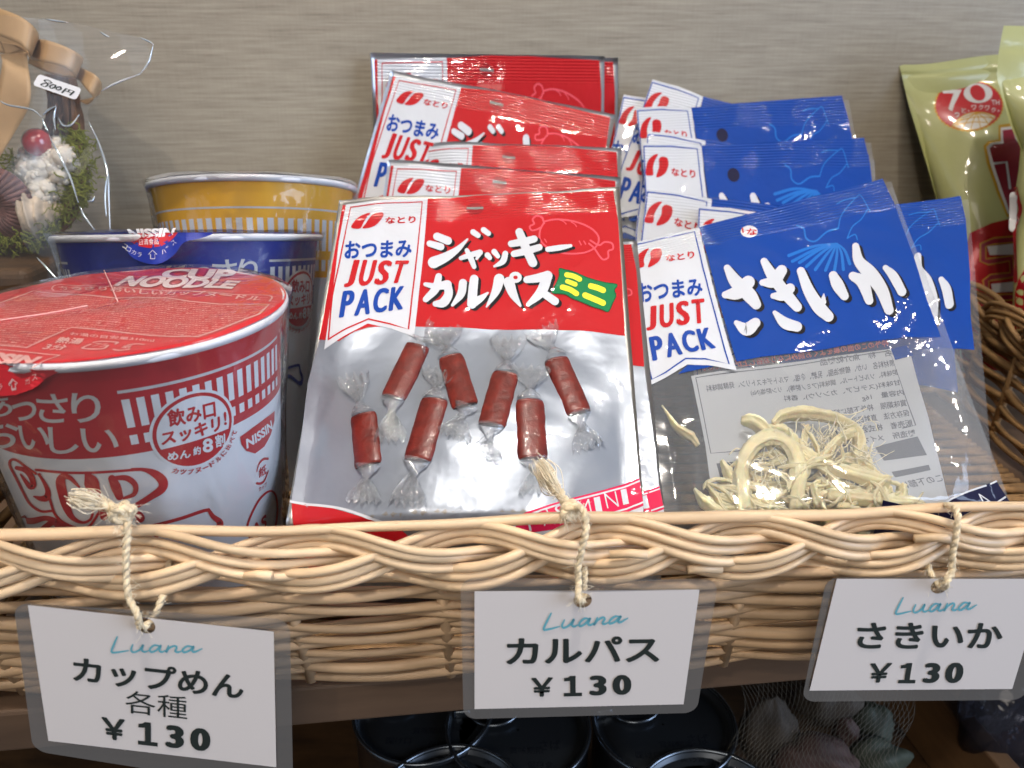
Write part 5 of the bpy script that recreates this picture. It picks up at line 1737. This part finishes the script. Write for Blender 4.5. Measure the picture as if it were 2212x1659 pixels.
for (x0, y0), (x1, y1), r0, r1 in (((300, 520), (240, 280), .0052, .0022), ((330, 480), (560, 420), .006, .006), ((560, 420), (700, 320), .0062, .0058), ((560, 400), (590, 200), .005, .0026), ((450, 480), (450, 350), .005, .004),
                                   ((400, 540), (430, 740), .0062, .0046), ((430, 620), (520, 700), .005, .0038), ((560, 440), (640, 540), .005, .004), ((300, 480), (230, 430), .005, .003), ((430, 700), (490, 790), .0044, .003), ((660, 340), (740, 390), .005, .0042)):
    for k in range(9):
        u_ = k / 8
        c_ = W2(x0 + (x1 - x0) * u_, y0 + (y1 - y0) * u_, -.012 + random.gauss(0, .0008))
        mb.ball(c_, r0 * (1 - u_) + r1 * u_, 9, 7, .12)
        for _ in range(5):
            d = np.array([random.gauss(0, 1) for _ in range(3)]); d /= np.linalg.norm(d)
            mb.ball(c_ + d * (r0 * (1 - u_) + r1 * u_) * .92, random.uniform(.0010, .0018), 6, 5, .1)
mb.build('coral', M['coral'], wre)
V, F = [], []                                               # scallop: ribbed fan, hinge low at the frame edge
hinge = W2(-30, 830, -.014)
na, nr = 97, 16
for i in range(na):
    a_ = math.radians(-78 + 190 * i / (na - 1)); rib = math.cos(i / (na - 1) * 2 * math.pi * 21)
    R_max = 0.0208 * (0.86 + .14 * math.cos(math.radians(190 * i / (na - 1) - 95)))
    for j in range(nr):
        u_ = j / (nr - 1)
        rad = R_max * u_ * (1 + .012 * rib)
        V.append(hinge + np.array([math.cos(a_) * rad, -0.0075 * math.sin(min(1, u_ * 1.05) * math.pi * .86) - .00055 * rib * u_, math.sin(a_) * rad * .98]))
F = [[i * nr + j, (i + 1) * nr + j, (i + 1) * nr + j + 1, i * nr + j + 1] for i in range(na - 1) for j in range(nr - 1)]
so = mesh_obj('scallop_shell', V, F, M['scallop'], wre)
sm = so.modifiers.new('thick', 'SOLIDIFY'); sm.thickness = 0.0008
mb = MB()
A_, B_ = W2(180, 960, -.012), W2(690, 890, -.008)
ax = B_ - A_; L_ = np.linalg.norm(ax); ax /= L_
e1 = np.cross(ax, [0, 1, 0]); e1 /= np.linalg.norm(e1); e2 = np.cross(ax, e1)
V, F = [], []
for i in range(41):
    u_ = i / 40
    r0 = .0118 * (math.sin(min(1, u_ * 2.6 + .12) * math.pi / 2)) * (1 - max(0, u_ - .38) / .62) ** .8 + .0004
    for j in range(28):
        th_ = 2 * math.pi * j / 28
        k = 1 + .10 * math.sin(u_ * 34 + th_) + .13 * max(0, math.sin(th_ * 6 + u_ * 8)) * math.sin(u_ * 26 + 1) ** 2
        V.append(A_ + ax * u_ * L_ + (e1 * math.cos(th_) + e2 * math.sin(th_)) * r0 * k)
mb.add(V, [[i * 28 + j, i * 28 + (j + 1) % 28, (i + 1) * 28 + (j + 1) % 28, (i + 1) * 28 + j] for i in range(40) for j in range(28)])
mb.build('conch_shell', M['conch'], wre)


def ribbon(rows, n=8, thick=.0003):
    """satin strip through pairs (upper edge, lower edge, depth)"""
    up = spline([W1(r[0], r[1], r[4]) for r in rows], n); lo = spline([W1(r[2], r[3], r[5] if len(r) > 5 else r[4]) for r in rows], n)
    V = []; m_ = 7
    for a_, b_ in zip(up, lo):
        for j in range(m_):
            k = j / (m_ - 1)
            V.append(a_ * (1 - k) + b_ * k)
    F = [[i * m_ + j, i * m_ + j + 1, (i + 1) * m_ + j + 1, (i + 1) * m_ + j] for i in range(len(up) - 1) for j in range(m_ - 1)]
    ob = mesh_obj('ribbon_strip', V, F, M['ribbon'], bow)
    s_ = ob.modifiers.new('thick', 'SOLIDIFY'); s_.thickness = thick
    return ob


bow = thing('ribbon_bow', tuple(W1(250, 700)), 'tan satin ribbon bow tying the clear gift bag', 'ribbon')
ribbon([(-500, 0, -500, 330, -.02), (-200, 40, -200, 390, -.03), (0, 105, 0, 455, -.036), (250, 205, 230, 545, -.038), (420, 330, 360, 650, -.036), (490, 440, 400, 705, -.028), (470, 500, 380, 700, -.018), (330, 480, 240, 690, -.010), (0, 430, -60, 660, -.006), (-300, 380, -300, 620, -.004)])
ribbon([(380, 500, 360, 745, -.012), (530, 495, 480, 770, -.026), (720, 545, 690, 810, -.030), (930, 640, 880, 880, -.030), (1050, 735, 955, 985, -.022), (1010, 790, 930, 985, -.014), (800, 790, 740, 960, -.010), (560, 730, 520, 880, -.008), (370, 700, 360, 800, -.006)])
ribbon([(700, 760, 660, 900, -.004), (900, 800, 840, 960, -.010), (1060, 868, 985, 1010, -.018), (1200, 945, 1110, 1150, -.022), (1280, 1050, 1180, 1240, -.018), (1260, 1180, 1100, 1315, -.010), (1150, 1240, 1000, 1270, -.004)])
ribbon([(0, 690, 340, 660, -.026), (20, 740, 360, 860, -.030), (30, 800, 385, 1050, -.033), (0, 1000, 385, 1250, -.033), (-60, 1300, 330, 1420, -.031), (-160, 1600, 190, 1660, -.028), (-280, 1800, 10, 1960, -.026), (-420, 2000, -150, 2200, -.024)])
ribbon([(0, 520, 60, 700, -.014), (180, 560, 300, 640, -.016), (340, 640, 390, 760, -.018)])

# cellophane bag: front and back sheets with folds
gb = thing('gift_bag', tuple(U(60, 600, .40)), 'clear cellophane gift bag round the shell wreath, price sticker on its front', 'gift bag')
C_ = lambda x_, y_: CW1([(x_, y_)])[0]
outl = [C_(*p) for p in ((-600, 130), (0, 190), (560, 240), (1000, 300), (1500, 420), (1760, 470), (1930, 560), (1880, 760), (1830, 880), (1760, 935), (1500, 1030), (1270, 1150), (1180, 1290), (1110, 1370))]
outl += [CW2([p])[0] for p in ((940, -40), (1050, 200), (1135, 480), (1150, 760), (1165, 1140), (1190, 1500), (900, 1560), (620, 1640), (0, 1700), (-500, 1700))]
outl = np.array(outl)


def sheet_S(depth, seed):
    r = np.random.default_rng(seed); ph = r.uniform(0, 6, 6)
    def S(s, t):
        s = np.asarray(s, float); t = np.asarray(t, float)
        z = ZG + depth + .0009 * np.sin(s * .03 + 1.3 * np.sin(t * .012 + ph[0])) + .0002 * np.sin(t * .04 + s * .03 + ph[1])
        d = np.stack([(s - CX) / FOC, CP + (CY - t) / FOC * SP, (CY - t) / FOC * CP - SP], -1)
        return d * z[..., None]
    return S


for nm, dp, sd in (('front_sheet', -.052, 1), ('back_sheet', .012, 2)):
    ca = Art(); ca.poly(outl, 'cello', 0)
    ca.build(nm, sheet_S(dp, sd), gb, .004, scale=(ZG / FOC, ZG / FOC))
Sf = sheet_S(-.0525, 1)
fo = MB()  # pale tubes along the folds imitate bright reflections on the film
for pts in ([W_ for W_ in (C_(1760, 470), C_(1880, 525), C_(1930, 560))], [C_(1260, 400), C_(1320, 440), C_(1375, 465)], [C_(570, 240), C_(700, 262), C_(860, 285)], [C_(1270, 1150), C_(1400, 1075), C_(1560, 1005), C_(1765, 932)], [C_(1930, 560), C_(1870, 780), C_(1760, 935)],
            [C_(535, 1455), C_(600, 1390), C_(705, 1335)], [C_(705, 1340), C_(680, 1480), C_(700, 1640)], [C_(530, 1490), C_(560, 1570), C_(605, 1650)], [C_(0, 1270), C_(110, 1325), C_(400, 1380), C_(520, 1470)], [C_(730, 1480), C_(800, 1580), C_(900, 1570), C_(1000, 1440)],
            [CW2([p])[0] for p in ((520, 100), (560, 190), (640, 330), (700, 460), (740, 540), (790, 690), (828, 820))], [CW2([p])[0] for p in ((845, 860), (900, 970), (1000, 1105))], [CW2([p])[0] for p in ((1137, 520), (1118, 640), (1112, 800), (1125, 970))],
            [CW2([p])[0] for p in ((390, 1395), (500, 1510), (620, 1645))], [CW2([p])[0] for p in ((940, -40), (1050, 200), (1135, 480), (1150, 760), (1165, 1140))], [CW2([p])[0] for p in ((930, 800), (975, 795), (998, 755))]):
    P = spline(np.array(pts), 6)
    k = np.linspace(0, 1, len(P))
    fo.tube(Sf(P[:, 0], P[:, 1]), (0.00015 + .00036 * np.sin(k * np.pi)), 6)
fo.build('crease_glint', mat('crease_glint_film', '#cdd6dc', rough=0.08, coat=1.0, spec=0.8, metal=0.55), gb)
st = Art()
c4q = np.array([C_(522, 930), C_(1062, 1112), C_(990, 1258), C_(446, 1068)])
qs = Quad(*[Sf(np.array([p[0]]), np.array([p[1]]))[0] + np.array([0, -.0022, 0]) for p in c4q])
st.poly(round_rect(qs.w, qs.h, .0014), 'sticker', 0)
for pts in ([(.36, .33), (.27, .22), (.19, .36), (.30, .55), (.27, .80), (.17, .78), (.22, .58), (.34, .40), (.36, .33)], [(.42, .40), (.36, .62), (.40, .78), (.46, .62), (.46, .42), (.42, .40)], [(.56, .42), (.50, .60), (.54, .74), (.60, .58), (.58, .42), (.56, .42)],
            [(.70, .40), (.68, .60), (.66, .84)], [(.70, .42), (.80, .40), (.88, .42), (.86, .62), (.84, .80)], [(.78, .42), (.77, .58)], [(.69, .60), (.86, .60)]):
    st.stroke(pts, .035, 'ink', 2, n=6)
st.build('price_sticker', qs.S, gb, .004, .00012, 0, scale=(qs.w, qs.h))

# dark wooden block the gift bag leans on
mb = MB()
p0 = U(-260, 560, .385); p1 = U(118, 556, .385)
ctr = (p0 + p1) / 2
mb.box((ctr[0], ctr[1] + .01, (ctr[2] + FLOOR) / 2), (abs(p1[0] - p0[0]), .07, ctr[2] - FLOOR))
wb = mb.build('wooden_block', M['bark'], smooth=False, loc=(ctr[0], ctr[1], FLOOR))
bv = wb.modifiers.new('bevel', 'BEVEL'); bv.width = .004; bv.segments = 3
tag(wb, 'dark brown wooden block under the gift bag, behind the red cup', 'wooden block')

# ------------------------------------------------------------------ green crisp bags
class Sheet:
    """pillow bag face: outline traced, real distance, puffed out"""
    def __init__(self, left, right, z, puff, seed, dz=0.0):
        self.l = np.array(left, float); self.r = np.array(right, float); self.z = z; self.p = puff; self.dz = dz
        self.ph = np.random.default_rng(seed).uniform(0, 6, 6)

    def px(self, s, t):
        n = len(self.l) - 1
        i = np.linspace(0, 1, n + 1)
        lx, ly = np.interp(t, i, self.l[:, 0]), np.interp(t, i, self.l[:, 1])
        rx, ry = np.interp(t, i, self.r[:, 0]), np.interp(t, i, self.r[:, 1])
        return lx * (1 - s) + rx * s, ly * (1 - s) + ry * s

    def S(self, s, t, back=False):
        s = np.asarray(s, float); t = np.asarray(t, float)
        x_, y_ = self.px(s, t)
        y_ = y_ + 5 * np.sin(s * 9 + self.ph[0]) * np.exp(-t * 9)
        f = np.sin(np.pi * np.clip(s, 0, 1)) ** .55 * smooth01((t - .09) / .3)
        sgn = -1.0
        d = self.p * f + .0013 * np.sin(s * 11 + t * 9 + self.ph[1]) * smooth01((t - .02) / .1) + .0010 * np.sin(t * 21 - s * 8 + self.ph[2]) + .0016 * np.sin(s * 5 + t * 3 + self.ph[3])
        d = d + .0012 * np.exp(-((t - .075) / .012) ** 2)
        z = self.z + self.dz * t + sgn * d * (-.55 if back else 1)
        q_ = np.stack([(x_ - CX) / FOC, CP + (CY - y_) / FOC * SP, (CY - y_) / FOC * CP - SP], -1)
        return q_ * z[..., None]


GBAG = 'yellow-green crisp bags beside the basket'


def crisp_bag(sh, label):
    th = thing('crisp_bag', tuple(sh.S(np.array([.5]), np.array([1.0]))[0]), label, 'snack bag', GBAG)
    V, F = grid(sh.S, 0, 1, 0, 1, 60, 80)
    V2, F2 = grid(lambda s, t: sh.S(s, t, True), 0, 1, 0, 1, 60, 80)
    mb_ = MB(); mb_.add(V, F); mb_.add(V2, [f[::-1] for f in F2])
    mb_.build('pouch', M['bag'], th)
    return th


def y7(*p): return CY7(p)
def y8(*p): return CY8(p)


lft = np.array([(1942, 137), (1950, 172), (1964, 230), (1990, 315), (2015, 400), (2035, 480), (2046, 560), (2052, 640), (2060, 720), (2075, 800)])
rgt = lft * 0 + np.array([(2385, 108), (2395, 150), (2400, 230), (2405, 315), (2410, 400), (2410, 480), (2410, 560), (2405, 640), (2400, 720), (2395, 800)])
bg1 = Sheet(lft, rgt, .478, .020, 3, -.004)
bag1 = crisp_bag(bg1, 'yellow-green crisp bag with a red 70th anniversary badge, against the wall')
ig = lambda pts: inv(bg1.S, CY7(pts), .3, .3)
ig8 = lambda pts: inv(bg1.S, CY8(pts), .4, .7)
bd = Art()
cen = np.array([955, 785.0])
shape = []
for k in range(180):
    a_ = 2 * math.pi * k / 180
    rx, ry = 365, 275
    p = cen + np.array([rx * math.cos(a_), ry * math.sin(a_)]) * (1 + .016 * math.sin(a_ * 44))
    if p[1] < 560: p[1] += 48 * math.exp(-((p[0] - 895) / 70) ** 2)
    shape.append(p)
bd.poly(ig(shape), 'gold', 1)
bd.poly(ig([cen + (p - cen) * .965 for p in np.array(shape)]), 'badge', 2)
fan = [(780, 1000), (850, 930), (930, 880), (1040, 862), (1140, 872), (1235, 905), (1200, 950), (1120, 1005), (1000, 1040), (880, 1035)]
bd.poly(ig(fan), 'bagwhite', 3, smooth=3)
for pts in ([(1040, 865), (1000, 950), (975, 1040)], [(1040, 865), (950, 930), (890, 1030)], [(1040, 865), (880, 930), (800, 1005)], [(1040, 865), (1060, 950), (1080, 1030)], [(1040, 865), (1110, 920), (1160, 985)], [(1040, 865), (1150, 890), (1215, 930)],
            [(860, 950), (1000, 915), (1150, 915), (1210, 930)], [(830, 990), (1000, 965), (1150, 970)], fan[:6], [(780, 1000), (880, 1040), (1000, 1045), (1130, 1008), (1235, 905)]):
    bd.stroke(pts, 9, 'gold', 4, ig)
bd.text('7', ig([(670, 625), (880, 625), (865, 850), (735, 850)]), 'bagwhite', 4, .02)
z0 = np.array([1050, 662.0])
bd.poly(ig([z0 + np.array([152 * math.cos(a_), 104 * math.sin(a_)]) for a_ in np.linspace(0, 2 * math.pi, 41)[:-1]]), 'bagwhite', 4)
bd.poly(ig([z0 + np.array([-4, -4]) + np.array([78 * math.cos(a_) + 18 * math.sin(a_), 84 * math.sin(a_)]) for a_ in np.linspace(0, 2 * math.pi, 41)[:-1]]), 'badge', 5)
bd.text('TH', ig([(1185, 735), (1275, 735), (1275, 785), (1195, 785)]), 'bagwhite', 5, .01)
for ch, x_, y_ in zip('ありがとう!', (705, 755, 805, 860, 915, 968, 1018), (590, 588, 584, 583, 575, 558, 540)):
    bd.text(ch, ig([(x_ - 18, y_ - 20), (x_ + 18, y_ - 20), (x_ + 18, y_ + 20), (x_ - 18, y_ + 20)] if ch != '!' else [(x_ - 4, y_ - 20), (x_ + 4, y_ - 20), (x_ + 2, y_ + 16), (x_ - 3, y_ + 16)]), 'bagwhite', 5, .0)
for ch, x_, y_ in zip('もっと、ワクワク。', (765, 828, 900, 950, 1005, 1080, 1145, 1210, 1262), (925, 890, 845, 850, 815, 812, 820, 840, 850)):
    w_ = 10 if ch in '、。' else 25
    bd.text(ch, ig([(x_ - w_, y_ - w_), (x_ + w_, y_ - w_), (x_ + w_, y_ + w_), (x_ - w_, y_ + w_)]), 'bagwhite', 5, .02)
bd.build('anniversary_badge', bg1.S, bag1, .005, .00012, .00004, -1, (.12, .17))
bp = Art()
big = [(1310, 1050), (1560, 1020), (1900, 1020), (1900, 1800), (1600, 1900), (1380, 1900), (1300, 1660), (1215, 1400), (1175, 1240), (1215, 1200), (1320, 1190)]
grow = lambda pts, k: [np.array(p) + k * (np.array(p) - np.array([1550, 1400.])) / np.linalg.norm(np.array(p) - np.array([1550, 1400.])) for p in pts]
bp.poly(ig(grow(big, 70)), 'gold', 1); bp.poly(ig(grow(big, 34)), 'bagwhite', 2); bp.poly(ig(big), 'maroon', 3)
bp.stroke([(1215, 1400), (1350, 1385), (1385, 1660)], 26, 'bagwhite', 4, ig, smooth=False)
bp.stroke([(1430, 1060), (1470, 1160), (1540, 1190)], 26, 'bagwhite', 4, ig)
bp.poly(np.concatenate([ig8([(688, 340), (850, 265), (1010, 225), (1300, 190)]), np.array([(1.0, .70), (1.0, 1.0), (.0, 1.0), (.02, .80)])]), 'bagred', 1)
ko = [(820, 440), (1200, 400), (1200, 500), (840, 505)], [(850, 725), (1200, 690), (1200, 775), (860, 790)]
cpath = [(1230, 370), (870, 400), (790, 430), (790, 545), (830, 555), (1000, 530), (1010, 655), (850, 675), (810, 700), (830, 830), (1230, 815)]
bp.stroke(cpath, 56, 'gold', 2, ig8, smooth=False); bp.stroke(cpath, 36, 'maroon', 3, ig8, smooth=False)
for q_ in ko: bp.poly(ig8(q_), 'bagwhite', 4)
bp.build('printed_lettering', bg1.S, bag1, .005, .00012, .00003, -1, (.12, .17))

lf2 = np.array([(2168, 60), (2158, 110), (2153, 164), (2166, 215), (2183, 272), (2205, 320), (2200, 370), (2192, 420), (2196, 480), (2190, 560), (2188, 640), (2190, 720), (2195, 800)])
rg2 = lf2 * 0 + np.linspace((2560, 30), (2560, 790), len(lf2))
bg2 = Sheet(lf2, rg2, .415, .018, 9)
bag2 = crisp_bag(bg2, 'yellow-green crisp bag nearest the camera, cut off by the picture edge')
ih = lambda pts: inv(bg2.S, CY8(pts), .1, .7)
b2 = Art()
b2.poly(np.concatenate([ih([(1035, 780), (1060, 690), (1110, 600), (1200, 560)]), np.array([(.9, .6), (.9, 1), (.0, 1)])]), 'bagred', 1)
b2.stroke([(1040, 0), (1060, 90), (1075, 160), (1050, 250), (1030, 330), (1040, 700)], 30, 'bagred', 2, ih)
b2.stroke([(1020, 60), (1020, 160), (1015, 300)], 60, 'bagwhite', 1, ih)
b2.build('printed_lettering', bg2.S, bag2, .006, .00012, .00003, -1, (.1, .2))

# ------------------------------------------------------------------ tins on the lower shelf
LZ = -0.294
GTN = 'dark tins on the lower shelf'


def tin(label, px, R, full=True, rot=0.0, H=.07):
    c = Uz(px[0], px[1], LZ)
    th = thing('food_tin', (c[0], c[1], LZ - H), label, 'tin', GTN)
    prof = [(.0, -H + .001), (R - .001, -H), (R, -H + .002), (R - .0006, -H + .004), (R - .0006, -.004), (R + .0002, -.0022), (R + .0002, -.0005), (R - .0006, 0)]
    def lathe(prof_, n=64):
        V = [[c[0] + r * math.cos(2 * math.pi * j / n), c[1] + r * math.sin(2 * math.pi * j / n), LZ + z] for r, z in prof_ for j in range(n)]
        F = [[i * n + j, i * n + (j + 1) % n, (i + 1) * n + (j + 1) % n, (i + 1) * n + j] for i in range(len(prof_) - 1) for j in range(n)]
        return V, F
    V, F = lathe(prof); mesh_obj('tin_body', V, F, M['can'], th)
    V, F = lathe([(R - .0006, .0002), (R - .0016, -.0003), (R - .0022, -.0032), (R - .0032, -.0036), (R - .0060, -.0030), (R - .0064, -.0026), (R * .55, -.0026), (.0005, -.0026)])
    lid_ = mesh_obj('tin_lid', V, F, M['canlid'], th)
    a_ = np.linspace(0, 2 * np.pi, 90)
    sm_ = MB(); sm_.tube(np.stack([c[0] + (R - .0005) * np.cos(a_), c[1] + (R - .0005) * np.sin(a_), LZ + .0004 + 0 * a_], 1), .0011, 8, caps=False)
    sm_.build('seamed_rim', M['tinrim'], th)
    rg = MB()
    a_ = np.linspace(0, 2 * np.pi, 40)
    cr, sr = math.cos(rot), math.sin(rot)
    tr = lambda x_, y_, z_: np.stack([c[0] + x_ * cr - y_ * sr, c[1] + x_ * sr + y_ * cr, LZ + z_], -1)
    rg.tube(tr(-R * .30 + .0115 * np.cos(a_) , .0088 * np.sin(a_) + R * .30, -.0002 + .0006 * np.cos(a_)), .0009, 8, caps=False)
    rg.tube(tr(np.linspace(-R * .30 - .012, -R * .30 - .020, 6), np.full(6, R * .30), np.full(6, -.0012)), .0034, 8, flat=.3)
    rg.build('ring_pull', M['tinrim'], lid_)
    if full:
        S = lambda s, t: np.stack([c[0] + np.asarray(s, float), c[1] - np.asarray(t, float), LZ - .0026 + 0 * np.asarray(s, float)], -1)
        ar = Art()
        for body_, x_, y_, w_, h_ in (('賞味期限', -.004, .010, .016, .004), ('さば', .010, .006, .010, .006), ('開け口', -.016, .016, .012, .004), ('保存食', .004, .018, .012, .004)):
            ar.text(body_, [(x_, y_), (x_ + w_, y_), (x_ + w_, y_ + h_), (x_, y_ + h_)], 'cantxt', 1, .02)
        ar.build('stamped_lettering', S, lid_, .01, .00006, .00004, -1)
    return th


tin('dark tin whose whole lid and ring pull show just under the salami price tag', (1119, 1568), .0347, True, .1)
tin('dark tin beside the netted shells, lid partly covered by the salami tag corner', (1433, 1556), .0345, True, .2)
tin('dim tin set farther back in the shade, next to the fully visible tin', (915, 1528), .0345, True, .4)
tin('tin in the lowest row showing only the back of its lid, below the dim tin', (975, 1755), .0345, False)
tin('tin in the lowest row below the netted shells, only its lid edge showing', (1545, 1765), .0345, False)

# ------------------------------------------------------------------ netted shells, wooden rail, dark packet
nb = thing('net_bag', tuple(Uz(1760, 1600, -.345)), 'fine net bag stretched over painted shells on the lower shelf', 'net bag')
GS = 'shells inside the net bag'
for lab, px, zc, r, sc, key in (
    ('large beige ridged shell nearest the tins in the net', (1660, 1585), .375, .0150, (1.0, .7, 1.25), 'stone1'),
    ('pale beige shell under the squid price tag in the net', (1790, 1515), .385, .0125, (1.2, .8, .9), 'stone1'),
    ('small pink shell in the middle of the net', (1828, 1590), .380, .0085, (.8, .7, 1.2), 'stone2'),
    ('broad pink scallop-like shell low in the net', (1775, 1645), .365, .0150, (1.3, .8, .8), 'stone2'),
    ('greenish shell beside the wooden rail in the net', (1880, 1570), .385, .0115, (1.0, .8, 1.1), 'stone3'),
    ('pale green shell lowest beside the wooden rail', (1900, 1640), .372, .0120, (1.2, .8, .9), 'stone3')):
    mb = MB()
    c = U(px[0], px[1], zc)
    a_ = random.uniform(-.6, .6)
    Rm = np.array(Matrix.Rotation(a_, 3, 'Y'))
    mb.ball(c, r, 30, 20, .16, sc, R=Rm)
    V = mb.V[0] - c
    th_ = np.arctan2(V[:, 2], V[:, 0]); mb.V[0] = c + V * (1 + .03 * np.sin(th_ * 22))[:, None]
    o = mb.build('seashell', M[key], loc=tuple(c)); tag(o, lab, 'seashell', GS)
nt_ = MB()


def net_pt(u, v):                                          # draped a little in front of the shells
    x_ = 1580 + 30 * math.sin(v * 5) * (1 - u) + (385 + 45 * v * math.sin(v * 7)) * u; y_ = 1440 + 260 * v + 14 * math.sin(u * 8)
    d = .365 - .012 * math.sin(u * math.pi) * math.sin(min(1, v * 1.1) * math.pi * .8) + .004 * math.sin(u * 9) * math.sin(v * 6) - .012 * v
    return U(x_, y_, d)


for i in range(38):
    k = i / 37
    for sl in (.22, -.30):
        pts = [net_pt(min(1, max(0, k + sl * (v - .5))), v) for v in np.linspace(0, 1, 16)]
        nt_.tube(pts, .00008, 4, 0, False)
nt_.build('netting', M['net'], nb)
mb = MB()
A_, B_ = Uz(1990, 1440, -.325), Uz(2270, 1760, -.325)
ax = B_ - A_; L_ = np.linalg.norm(ax); ax /= L_
Rm = np.stack([ax, np.cross([0, 0, 1.], ax), [0, 0, 1.]], 1)
mb.box((A_ + B_) / 2 - [0, 0, .0225], (L_ * 1.25, .011, .045), Rm)
wr_ = mb.build('wooden_rail', M['railwood'], smooth=False, loc=tuple((A_ + B_) / 2))
bv = wr_.modifiers.new('bevel', 'BEVEL'); bv.width = .001; bv.segments = 2
tag(wr_, 'brown wooden rail dividing the netted shells from a dark packet', 'rail')
mb = MB()
c = U(2215, 1560, .40)
mb.ball(c, .034, 30, 22, .15, (1.1, .6, .9))
o = mb.build('dark_packet', M['darkbag'], loc=tuple(c)); tag(o, 'black shiny film packet in the shade beyond the wooden rail', 'packet')
